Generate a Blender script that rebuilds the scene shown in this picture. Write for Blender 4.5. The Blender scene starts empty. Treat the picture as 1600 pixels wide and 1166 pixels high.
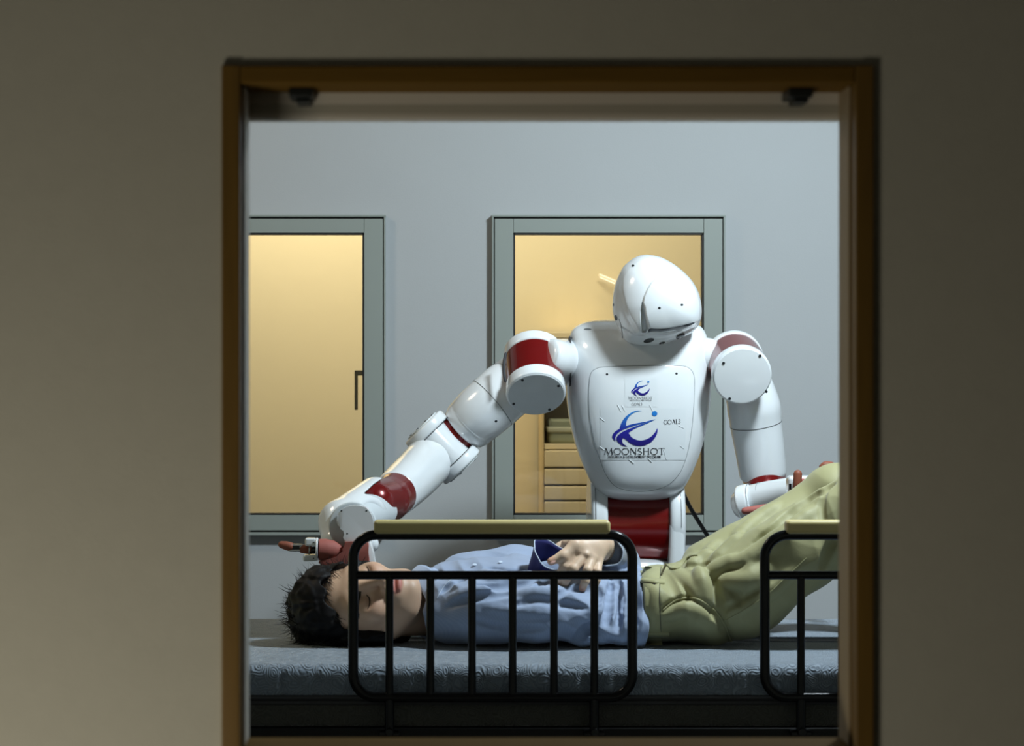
import bpy, bmesh, math, random
import numpy as np
from mathutils import Vector, Matrix

random.seed(7)
S = bpy.context.scene
COL = S.collection

# ------------------------------------------------------------------ camera, world, lights, exposure
F = 4000.0            # focal length in pixels of the 1600 px wide frame
CX, CY = 675.0, 583.0 # principal point
CZ = 1.25             # lens height

def P(px, py, d):
    """point seen at pixel (px, py) at distance d from the lens"""
    return Vector(((px - CX) * d / F, d, CZ - (py - CY) * d / F))

cam_d = bpy.data.cameras.new('camera')
cam = bpy.data.objects.new('camera', cam_d)
COL.objects.link(cam)
cam.location = (0, 0, CZ)
cam.rotation_euler = (math.pi / 2, 0, 0)
cam_d.sensor_width = 36
cam_d.lens = F * 36 / 1600
cam_d.shift_x = (800 - CX) / 1600
cam_d.clip_start = 0.05
cam_d.dof.use_dof = True
cam_d.dof.focus_distance = 5.55
cam_d.dof.aperture_fstop = 7.5
S.camera = cam

w = bpy.data.worlds.new('world')
S.world = w
w.use_nodes = True
w.node_tree.nodes['Background'].inputs[0].default_value = (0.02, 0.02, 0.02, 1)
w.node_tree.nodes['Background'].inputs[1].default_value = 0.0

def area(name, loc, target, size, power, color, size_y=None, shape=None, spread=None):
    l = bpy.data.lights.new(name, 'AREA')
    l.energy = power
    l.color = color
    l.size = size
    if size_y:
        l.shape = 'RECTANGLE'
        l.size_y = size_y
    if shape:
        l.shape = shape
    if spread:
        l.spread = spread
    o = bpy.data.objects.new(name, l)
    COL.objects.link(o)
    o.location = loc
    o.rotation_euler = (Vector(target) - Vector(loc)).to_track_quat('-Z', 'Y').to_euler()
    return o

COOL = (0.80, 0.93, 1.0)
area('ceiling_lamp_light', (1.08, 4.82, 2.46), (0.6, 5.5, 0.8), 0.26, 56, COOL, shape='DISK')
area('warm_corner_lamp_light', (-1.2, 5.5, 2.42), (0.1, 5.6, 0.8), 0.3, 7, (1.0, 0.84, 0.62))
area('next_room_lamp_light', (0.1, 7.75, 2.44), (0.1, 8.4, 1.3), 1.6, 22, (1.0, 0.90, 0.68), size_y=0.25)
area('next_room_second_light', (-0.62, 8.1, 2.44), (-0.62, 8.55, 1.5), 0.25, 7, (1.0, 0.90, 0.70))
area('front_room_light', (-0.85, 1.9, 0.12), (-0.55, 2.9, 0.75), 0.5, 9.0, (1.0, 0.93, 0.76))

vs = S.view_settings
vs.view_transform = 'Standard'
vs.look = 'None'
vs.exposure = 0.0
vs.gamma = 1.0
vs.use_curve_mapping = False
S.cycles.max_bounces = 8
S.cycles.transparent_max_bounces = 12
S.cycles.sample_clamp_indirect = 4.0

# ------------------------------------------------------------------ materials
def mat(name, color, rough=0.5, metal=0.0, coat=0.0, spec=0.5, bump=None, vary=None, sheen=0.0, emit=None):
    m = bpy.data.materials.new(name)
    m.use_nodes = True
    nt = m.node_tree
    b = nt.nodes['Principled BSDF']
    b.inputs['Base Color'].default_value = (*color, 1)
    b.inputs['Roughness'].default_value = rough
    b.inputs['Metallic'].default_value = metal
    b.inputs['Coat Weight'].default_value = coat
    b.inputs['Coat Roughness'].default_value = 0.08
    b.inputs['Specular IOR Level'].default_value = spec
    if sheen:
        b.inputs['Sheen Weight'].default_value = sheen
    if emit:
        b.inputs['Emission Color'].default_value = (*emit[0], 1)
        b.inputs['Emission Strength'].default_value = emit[1]
    tc = nt.nodes.new('ShaderNodeTexCoord')
    if vary:          # (scale, amount, stretch xyz)
        sc, amt, st = vary
        mp = nt.nodes.new('ShaderNodeMapping')
        mp.inputs['Scale'].default_value = st
        nz = nt.nodes.new('ShaderNodeTexNoise')
        nz.inputs['Scale'].default_value = sc
        nz.inputs['Detail'].default_value = 6
        mx = nt.nodes.new('ShaderNodeMix')
        mx.data_type = 'RGBA'
        mx.inputs[6].default_value = (*[c * (1 - amt) for c in color], 1)
        mx.inputs[7].default_value = (*[min(1, c * (1 + amt)) for c in color], 1)
        nt.links.new(tc.outputs['Object'], mp.inputs[0])
        nt.links.new(mp.outputs[0], nz.inputs['Vector'])
        nt.links.new(nz.outputs['Fac'], mx.inputs[0])
        nt.links.new(mx.outputs[2], b.inputs['Base Color'])
    if bump:          # (scale, strength, distance)
        sc, st, di = bump
        nz = nt.nodes.new('ShaderNodeTexNoise')
        nz.inputs['Scale'].default_value = sc
        nz.inputs['Detail'].default_value = 5
        bp = nt.nodes.new('ShaderNodeBump')
        bp.inputs['Strength'].default_value = st
        bp.inputs['Distance'].default_value = di
        nt.links.new(tc.outputs['Object'], nz.inputs['Vector'])
        nt.links.new(nz.outputs['Fac'], bp.inputs['Height'])
        nt.links.new(bp.outputs[0], b.inputs['Normal'])
    return m

M = {}
M['wall'] = mat('wall_paint', (0.455, 0.475, 0.485), 0.75, bump=(260, 0.12, 0.002), vary=(3, 0.03, (1, 1, 1)))
M['front_wall'] = mat('front_wallpaper', (0.64, 0.62, 0.53), 0.85, bump=(420, 0.3, 0.002), vary=(40, 0.04, (1, 1, 1)))
M['floor'] = mat('floor_vinyl', (0.07, 0.065, 0.06), 0.5, vary=(6, 0.1, (1, 1, 1)))
M['ceiling'] = mat('ceiling_board', (0.35, 0.36, 0.36), 0.9)
M['amber'] = mat('amber_wood', (0.20, 0.112, 0.022), 0.42, vary=(14, 0.22, (9, 9, 0.7)), bump=(60, 0.1, 0.001))
M['amber_h'] = mat('amber_wood_level', (0.19, 0.105, 0.02), 0.8, spec=.08, vary=(14, 0.22, (0.7, 9, 9)), bump=(60, 0.1, 0.001))
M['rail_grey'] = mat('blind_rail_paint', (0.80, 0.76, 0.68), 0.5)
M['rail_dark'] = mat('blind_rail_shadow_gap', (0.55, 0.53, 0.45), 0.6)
M['bracket'] = mat('bracket_metal', (0.03, 0.035, 0.035), 0.4, metal=0.4)
M['sash'] = mat('window_sash_paint', (0.30, 0.335, 0.31), 0.45)
M['gasket'] = mat('black_gasket', (0.004, 0.004, 0.004), 0.6)
M['handle'] = mat('bronze_handle', (0.36, 0.32, 0.19), 0.4)
M['warm_wall'] = mat('warm_wallpaper', (0.86, 0.75, 0.50), 0.9, vary=(2.2, 0.05, (1, 1, 1)))
M['cab_wood'] = mat('reflection_pale_wood', (0.84, 0.71, 0.45), 0.6, vary=(8, 0.06, (1, 1, 9)))
M['cab_edge'] = mat('reflection_edge', (0.74, 0.57, 0.30), 0.6)
M['cab_dark'] = mat('reflection_niche', (0.42, 0.38, 0.25), 0.8)
M['robot'] = mat('robot_white_shell', (0.76, 0.79, 0.81), 0.2, coat=0.5, vary=(5, 0.03, (1, 1, 1)))
M['robot_matt'] = mat('robot_matt_cap', (0.58, 0.62, 0.64), 0.5, vary=(22, 0.08, (1, 1, 1)))
M['red'] = mat('dark_red_lacquer', (0.17, 0.003, 0.003), 0.22, metal=0.25, coat=0.6)
M['seam'] = mat('seam_line', (0.03, 0.03, 0.035), 0.7)
M['softseam'] = mat('panel_seam_line', (0.16, 0.18, 0.19), 0.7)
M['screw'] = mat('screw_metal', (0.03, 0.035, 0.04), 0.35, metal=0.6)
M['hole'] = mat('black_opening', (0.004, 0.005, 0.006), 0.25)
M['pink'] = mat('palm_rubber', (0.34, 0.095, 0.075), 0.7, vary=(12, 0.08, (1, 1, 1)), bump=(90, 0.15, 0.002))
M['brown'] = mat('fingertip_rubber', (0.24, 0.065, 0.032), 0.6, vary=(20, 0.15, (1, 1, 1)))
M['steel'] = mat('joint_steel', (0.55, 0.56, 0.55), 0.25, metal=0.9)
M['paper'] = mat('sticker_paper', (0.70, 0.735, 0.755), 0.42)
M['ink'] = mat('black_ink', (0.012, 0.013, 0.02), 0.5)
M['black'] = mat('black_rail_paint', (0.003, 0.003, 0.0035), 0.2, spec=0.25)
M['oak'] = mat('rail_oak', (0.60, 0.50, 0.22), 0.4, vary=(10, 0.15, (0.6, 8, 8)))
M['bedframe'] = mat('bed_frame_paint', (0.003, 0.003, 0.003), 0.4, spec=.2)
M['skin'] = None
M['nail'] = mat('finger_nail', (0.70, 0.42, 0.36), 0.25, coat=0.4)
M['lash'] = mat('eyelash_black', (0.008, 0.006, 0.005), 0.7)
M['brow'] = mat('eyebrow_dark', (0.03, 0.022, 0.016), 0.8)
M['hair'] = mat('black_hair', (0.005, 0.004, 0.004), 0.6, spec=0.2)
M['navy'] = mat('navy_cuff_lining', (0.014, 0.016, 0.12), 0.75, vary=(30, 0.2, (1, 1, 1)))
M['piping'] = mat('pale_piping', (0.50, 0.58, 0.70), 0.7)
M['belt'] = mat('dark_belt', (0.02, 0.015, 0.01), 0.5)
M['sock'] = mat('dark_sock', (0.02, 0.02, 0.03), 0.9)
M['cable'] = mat('black_cable', (0.012, 0.013, 0.014), 0.45)
M['tape'] = mat('mattress_tape', (0.03, 0.03, 0.032), 0.7)

def fabric_mat(name, color, stripe=None, weave=900, rough=0.8, bumpd=0.0006, sheen=0.2, spec=0.3, crease=0.0024):
    m = mat(name, color, rough, sheen=sheen, spec=spec, vary=(14, 0.07, (1, 1, 1)))
    nt = m.node_tree
    b = nt.nodes['Principled BSDF']
    tc = [n for n in nt.nodes if n.type == 'TEX_COORD'][0]
    wv = nt.nodes.new('ShaderNodeTexNoise')
    wv.inputs['Scale'].default_value = weave
    wv.inputs['Detail'].default_value = 2
    bp = nt.nodes.new('ShaderNodeBump')
    bp.inputs['Strength'].default_value = 0.35
    bp.inputs['Distance'].default_value = bumpd
    nz = nt.nodes.new('ShaderNodeTexNoise')      # fine creases
    nz.inputs['Scale'].default_value = 13
    nz.inputs['Detail'].default_value = 4
    nz.inputs['Distortion'].default_value = 1.2
    bp2 = nt.nodes.new('ShaderNodeBump')
    bp2.inputs['Strength'].default_value = 0.5
    bp2.inputs['Distance'].default_value = crease
    nt.links.new(tc.outputs['Object'], wv.inputs['Vector'])
    nt.links.new(tc.outputs['Object'], nz.inputs['Vector'])
    nt.links.new(wv.outputs['Fac'], bp.inputs['Height'])
    nt.links.new(nz.outputs['Fac'], bp2.inputs['Height'])
    nt.links.new(bp.outputs[0], bp2.inputs['Normal'])
    nt.links.new(bp2.outputs[0], b.inputs['Normal'])
    if stripe:
        wa = nt.nodes.new('ShaderNodeTexWave')
        wa.bands_direction = stripe[0]
        wa.inputs['Scale'].default_value = stripe[1]
        wa.inputs['Distortion'].default_value = 0.6
        mx = nt.nodes.new('ShaderNodeMix')
        mx.data_type = 'RGBA'
        mx.blend_type = 'MIX'
        src = b.inputs['Base Color'].links[0].from_socket
        ml = nt.nodes.new('ShaderNodeMath')
        ml.operation = 'MULTIPLY'
        ml.inputs[1].default_value = stripe[3]
        nt.links.new(tc.outputs['Object'], wa.inputs['Vector'])
        nt.links.new(wa.outputs['Fac'], ml.inputs[0])
        nt.links.new(ml.outputs[0], mx.inputs[0])
        nt.links.new(src, mx.inputs[6])
        mx.inputs[7].default_value = (*stripe[2], 1)
        nt.links.new(mx.outputs[2], b.inputs['Base Color'])
    return m

M['shirt'] = fabric_mat('blue_shirt_cotton', (0.27, 0.335, 0.47), stripe=('DIAGONAL', 120, (0.36, 0.42, 0.55), 0.35))
M['check'] = fabric_mat('grey_check_lining', (0.10, 0.12, 0.16), stripe=('DIAGONAL', 150, (0.42, 0.45, 0.50), 0.7))
M['collar'] = fabric_mat('striped_collar', (0.33, 0.43, 0.62), stripe=('X', 150, (0.55, 0.60, 0.72), 0.5))
M['khaki'] = fabric_mat('khaki_twill', (0.315, 0.30, 0.15), rough=0.6, sheen=0.15, spec=0.4, weave=700, crease=.0012)
M['khaki_seam'] = fabric_mat('khaki_band', (0.345, 0.33, 0.17), rough=0.6, sheen=.1, weave=700, crease=.001)
M['mattress_low'] = mat('mattress_lower_fabric', (0.045, 0.045, 0.035), 0.9)

def skin_material():
    m = mat('skin', (0.62, 0.40, 0.27), 0.5, bump=(500, 0.15, 0.0006))
    nt = m.node_tree
    b = nt.nodes['Principled BSDF']
    b.inputs['Subsurface Weight'].default_value = 0.12
    b.inputs['Subsurface Radius'].default_value = (0.012, 0.005, 0.003)
    b.inputs['Subsurface Scale'].default_value = 0.5
    at = nt.nodes.new('ShaderNodeAttribute')
    at.attribute_name = 'tint'
    nt.links.new(at.outputs['Color'], b.inputs['Base Color'])
    return m
M['skin'] = skin_material()

def glass_material():
    m = bpy.data.materials.new('window_glass')
    m.use_nodes = True
    nt = m.node_tree
    nt.nodes.clear()
    o = nt.nodes.new('ShaderNodeOutputMaterial')
    tr = nt.nodes.new('ShaderNodeBsdfTransparent')
    tr.inputs[0].default_value = (0.97, 0.97, 0.95, 1)
    gl = nt.nodes.new('ShaderNodeBsdfGlossy')
    gl.inputs['Roughness'].default_value = 0.03
    fr = nt.nodes.new('ShaderNodeFresnel')
    fr.inputs[0].default_value = 1.45
    mx = nt.nodes.new('ShaderNodeMixShader')
    nt.links.new(fr.outputs[0], mx.inputs[0])
    nt.links.new(tr.outputs[0], mx.inputs[1])
    nt.links.new(gl.outputs[0], mx.inputs[2])
    nt.links.new(mx.outputs[0], o.inputs[0])
    return m
M['glass'] = glass_material()

def mattress_material(name, base, light, st):
    m = mat(name, base, 0.75, sheen=0.4)
    nt = m.node_tree
    b = nt.nodes['Principled BSDF']
    tc = [n for n in nt.nodes if n.type == 'TEX_COORD'][0]
    def math_(op, a, bb=None):
        n = nt.nodes.new('ShaderNodeMath')
        n.operation = op
        nt.links.new(a, n.inputs[0])
        if bb is not None:
            if isinstance(bb, (int, float)):
                n.inputs[1].default_value = bb
            else:
                nt.links.new(bb, n.inputs[1])
        return n.outputs[0]
    mp = nt.nodes.new('ShaderNodeMapping')
    nt.links.new(tc.outputs['Object'], mp.inputs[0])
    vo = nt.nodes.new('ShaderNodeTexVoronoi')      # knit of interlocking arcs
    vo.inputs['Scale'].default_value = 44
    dn = nt.nodes.new('ShaderNodeTexNoise')
    dn.inputs['Scale'].default_value = 16
    ad = nt.nodes.new('ShaderNodeMixRGB')
    ad.blend_type = 'ADD'
    ad.inputs[0].default_value = 0.05
    nt.links.new(mp.outputs[0], dn.inputs['Vector'])
    nt.links.new(mp.outputs[0], ad.inputs[1])
    nt.links.new(dn.outputs['Color'], ad.inputs[2])
    nt.links.new(ad.outputs[0], vo.inputs['Vector'])
    d = math_('MULTIPLY', vo.outputs['Distance'], 34.0)
    s = math_('SINE', d)
    s = math_('MULTIPLY', s, 0.5)
    s = math_('ADD', s, 0.5)
    bp = nt.nodes.new('ShaderNodeBump')
    bp.inputs['Strength'].default_value = st
    bp.inputs['Distance'].default_value = 0.0022
    nt.links.new(s, bp.inputs['Height'])
    nt.links.new(bp.outputs[0], b.inputs['Normal'])
    mx = nt.nodes.new('ShaderNodeMix')
    mx.data_type = 'RGBA'
    mx.inputs[6].default_value = (*base, 1)
    mx.inputs[7].default_value = (*light, 1)
    nt.links.new(math_('MULTIPLY', s, 0.6), mx.inputs[0])
    nt.links.new(mx.outputs[2], b.inputs['Base Color'])
    return m
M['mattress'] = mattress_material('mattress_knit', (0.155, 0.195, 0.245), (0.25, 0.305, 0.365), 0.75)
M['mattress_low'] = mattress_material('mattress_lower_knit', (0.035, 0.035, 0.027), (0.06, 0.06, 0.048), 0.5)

def logo_material():
    m = bpy.data.materials.new('emblem_blue_gradient')
    m.use_nodes = True
    nt = m.node_tree
    b = nt.nodes['Principled BSDF']
    b.inputs['Roughness'].default_value = 0.35
    tc = nt.nodes.new('ShaderNodeTexCoord')
    sx = nt.nodes.new('ShaderNodeSeparateXYZ')
    cr = nt.nodes.new('ShaderNodeValToRGB')
    e = cr.color_ramp.elements
    e[0].position = 0.0
    e[0].color = (0.008, 0.002, 0.12, 1)
    e[1].position = 1.0
    e[1].color = (0.015, 0.22, 0.62, 1)
    k = e.new(0.45)
    k.color = (0.012, 0.012, 0.30, 1)
    nt.links.new(tc.outputs['Generated'], sx.inputs[0])
    nt.links.new(sx.outputs['Z'], cr.inputs[0])
    nt.links.new(cr.outputs[0], b.inputs['Base Color'])
    return m
M['logo'] = logo_material()

# ------------------------------------------------------------------ object helpers
def finish(name, me, material, parent=None, smooth=True, **props):
    o = bpy.data.objects.new(name, me)
    COL.objects.link(o)
    if isinstance(material, str):
        material = M[material]
    if material:
        me.materials.clear()
        me.materials.append(material)
    if parent:
        o.parent = parent
        o.matrix_parent_inverse = parent.matrix_basis.inverted()
    if smooth:
        me.polygons.foreach_set('use_smooth', [True] * len(me.polygons))
    for k, v in props.items():
        o[k] = v
    return o

def from_arrays(verts, faces):
    me = bpy.data.meshes.new('mesh')
    verts = np.asarray(verts, dtype=np.float32)
    if isinstance(faces, np.ndarray):
        n, k = faces.shape
        me.vertices.add(len(verts))
        me.vertices.foreach_set('co', verts.ravel())
        me.loops.add(n * k)
        me.loops.foreach_set('vertex_index', faces.astype(np.int32).ravel())
        me.polygons.add(n)
        me.polygons.foreach_set('loop_start', np.arange(0, n * k, k, dtype=np.int32))
        me.polygons.foreach_set('loop_total', np.full(n, k, dtype=np.int32))
        me.update(calc_edges=True)
        me.validate()
    else:
        me.from_pydata([tuple(map(float, v)) for v in verts], [], faces)
        me.update()
    return me

def empty(name, loc, label, cat, group=None):
    o = bpy.data.objects.new(name, None)
    COL.objects.link(o)
    o.location = loc
    o.empty_display_size = 0.1
    o['label'] = label
    o['category'] = cat
    if group:
        o['group'] = group
    return o

def bm_mesh(bm, sharp=None):
    me = bpy.data.meshes.new('mesh')
    bmesh.ops.recalc_face_normals(bm, faces=bm.faces)
    if sharp is not None:
        for e in bm.edges:
            if len(e.link_faces) == 2 and e.calc_face_angle(0) > sharp:
                e.smooth = False
    bm.to_mesh(me)
    bm.free()
    return me

def add_box(bm, lo, hi, bevel=0.0, segs=2):
    lo = Vector(lo)
    hi = Vector(hi)
    g = bmesh.ops.create_cube(bm, size=1)
    vs_ = g['verts']
    for v in vs_:
        v.co = Vector(((lo[i] + hi[i]) / 2 + v.co[i] * (hi[i] - lo[i]) for i in range(3)))
    if bevel:
        es = {e for v in vs_ for e in v.link_edges}
        bmesh.ops.bevel(bm, geom=list(es), offset=bevel, segments=segs, profile=0.5, affect='EDGES', clamp_overlap=True)

def box(name, lo, hi, material, parent=None, bevel=0.0, segs=2, **props):
    bm = bmesh.new()
    add_box(bm, lo, hi, bevel, segs)
    me = bm_mesh(bm, 0.6)
    o = finish(name, me, material, parent, smooth=bevel > 0, **props)
    if bevel:
        o.modifiers.new('weighted_normals', 'WEIGHTED_NORMAL').keep_sharp = False
    return o

def frame_from(axis, up=None):
    z = Vector(axis).normalized()
    u = Vector(up) if up is not None else (Vector((0, 0, 1)) if abs(z.z) < 0.9 else Vector((0, 1, 0)))
    x = (u - z * u.dot(z)).normalized()
    y = z.cross(x)
    return x, y, z

def catmull(pts, n):
    pts = np.array([list(p) for p in pts], float)
    m = len(pts)
    out = []
    for i in range(m - 1):
        p0, p1, p2, p3 = pts[max(i - 1, 0)], pts[i], pts[i + 1], pts[min(i + 2, m - 1)]
        for k in range(n):
            t = k / n
            out.append(0.5 * ((2 * p1) + (-p0 + p2) * t + (2 * p0 - 5 * p1 + 4 * p2 - p3) * t * t + (-p0 + 3 * p1 - 3 * p2 + p3) * t ** 3))
    out.append(pts[-1])
    return np.array(out)

def tube_mesh(pts, radii, segs=20, cap=True, squash=None, closed=False, roundcap=0, capflat=1.0):
    """swept tube with parallel transported rings; squash = (vector, factor)"""
    pts = [Vector(p) for p in pts]
    n = len(pts)
    if isinstance(radii, (int, float)):
        radii = [radii] * n
    if roundcap and not closed:
        t0 = (pts[1] - pts[0]).normalized()
        t1 = (pts[-1] - pts[-2]).normalized()
        a, b = [], []
        for k in range(1, roundcap + 1):
            ph = k / (roundcap + 0.35) * math.pi / 2
            a.append((pts[0] - t0 * radii[0] * capflat * math.sin(ph), radii[0] * math.cos(ph)))
            b.append((pts[-1] + t1 * radii[-1] * capflat * math.sin(ph), radii[-1] * math.cos(ph)))
        pts = [x[0] for x in reversed(a)] + pts + [x[0] for x in b]
        radii = [x[1] for x in reversed(a)] + list(radii) + [x[1] for x in b]
        n = len(pts)
    tang = []
    for i in range(n):
        if closed:
            t = pts[(i + 1) % n] - pts[i - 1]
        else:
            t = pts[min(i + 1, n - 1)] - pts[max(i - 1, 0)]
        tang.append(t.normalized())
    x, y, z = frame_from(tang[0])
    verts = []
    for i in range(n):
        x = (x - tang[i] * x.dot(tang[i])).normalized()
        y = tang[i].cross(x)
        for k in range(segs):
            a = 2 * math.pi * k / segs
            off = (x * math.cos(a) + y * math.sin(a)) * radii[i]
            if squash:
                d = Vector(squash[0]).normalized()
                off = off - d * off.dot(d) * (1 - squash[1])
            verts.append(pts[i] + off)
    faces = []
    rng = n if closed else n - 1
    for i in range(rng):
        j = (i + 1) % n
        for k in range(segs):
            k2 = (k + 1) % segs
            faces.append((i * segs + k, i * segs + k2, j * segs + k2, j * segs + k))
    if cap and not closed:
        faces.append(tuple(range(segs))[::-1])
        faces.append(tuple(range((n - 1) * segs, n * segs)))
    return verts, faces

def tube(name, pts, radii, material, parent=None, segs=20, sharp=True, **kw):
    props = {k: kw.pop(k) for k in list(kw) if k in ('label', 'category', 'group', 'kind')}
    v, f = tube_mesh(pts, radii, segs, **kw)
    me = from_arrays(v, f)
    o = finish(name, me, material, parent, **props)
    if sharp:
        me.set_sharp_from_angle(angle=0.9)
    return o

def lathe(name, a, b, profile, material, parent=None, segs=48, up=None, scale=(1, 1), **props):
    """profile: (distance from a along a->b in metres, radius)"""
    a = Vector(a)
    b = Vector(b)
    x, y, z = frame_from(b - a, up)
    verts, faces = [], []
    for s, r in profile:
        for k in range(segs):
            t = 2 * math.pi * k / segs
            verts.append(a + z * s + x * (r * math.cos(t) * scale[0]) + y * (r * math.sin(t) * scale[1]))
    n = len(profile)
    for i in range(n - 1):
        for k in range(segs):
            k2 = (k + 1) % segs
            faces.append((i * segs + k, i * segs + k2, (i + 1) * segs + k2, (i + 1) * segs + k))
    faces.append(tuple(range(segs))[::-1])
    faces.append(tuple(range((n - 1) * segs, n * segs)))
    me = from_arrays(verts, faces)
    o = finish(name, me, material, parent, **props)
    me.set_sharp_from_angle(angle=0.7)
    return o

def round_profile(length, r, bev, start=0.0, k=5):
    """closed cylinder profile with rounded rims"""
    p = [(start, max(r - bev, 1e-4))] if r > bev else []
    p = [(start, r * 0.02), ]
    for i in range(k + 1):
        t = i / k * math.pi / 2
        p.append((start + bev * (1 - math.cos(t)), r - bev + bev * math.sin(t)))
    for i in range(k + 1):
        t = i / k * math.pi / 2
        p.append((start + length - bev + bev * math.sin(t), r - bev + bev * math.cos(t)))
    p.append((start + length, r * 0.02))
    return p

def smoothstep(a, b, x):
    t = np.clip((x - a) / (b - a), 0, 1)
    return t * t * (3 - 2 * t)

def sd_polygon(px, py, poly):
    """signed distance (negative inside) of arrays to a polygon"""
    poly = np.array(poly, float)
    d = np.full(px.shape, 1e9)
    s = np.ones(px.shape)
    n = len(poly)
    for i in range(n):
        a, b = poly[i], poly[(i + 1) % n]
        e = b - a
        wx, wy = px - a[0], py - a[1]
        t = np.clip((wx * e[0] + wy * e[1]) / (e @ e + 1e-12), 0, 1)
        d = np.minimum(d, (wx - e[0] * t) ** 2 + (wy - e[1] * t) ** 2)
        c1 = (py >= a[1]) & (py < b[1]) & (e[0] * wy > e[1] * wx)
        c2 = (py < a[1]) & (py >= b[1]) & (e[0] * wy < e[1] * wx)
        s = np.where(c1 | c2, -s, s)
    return np.sqrt(d) * s

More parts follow.
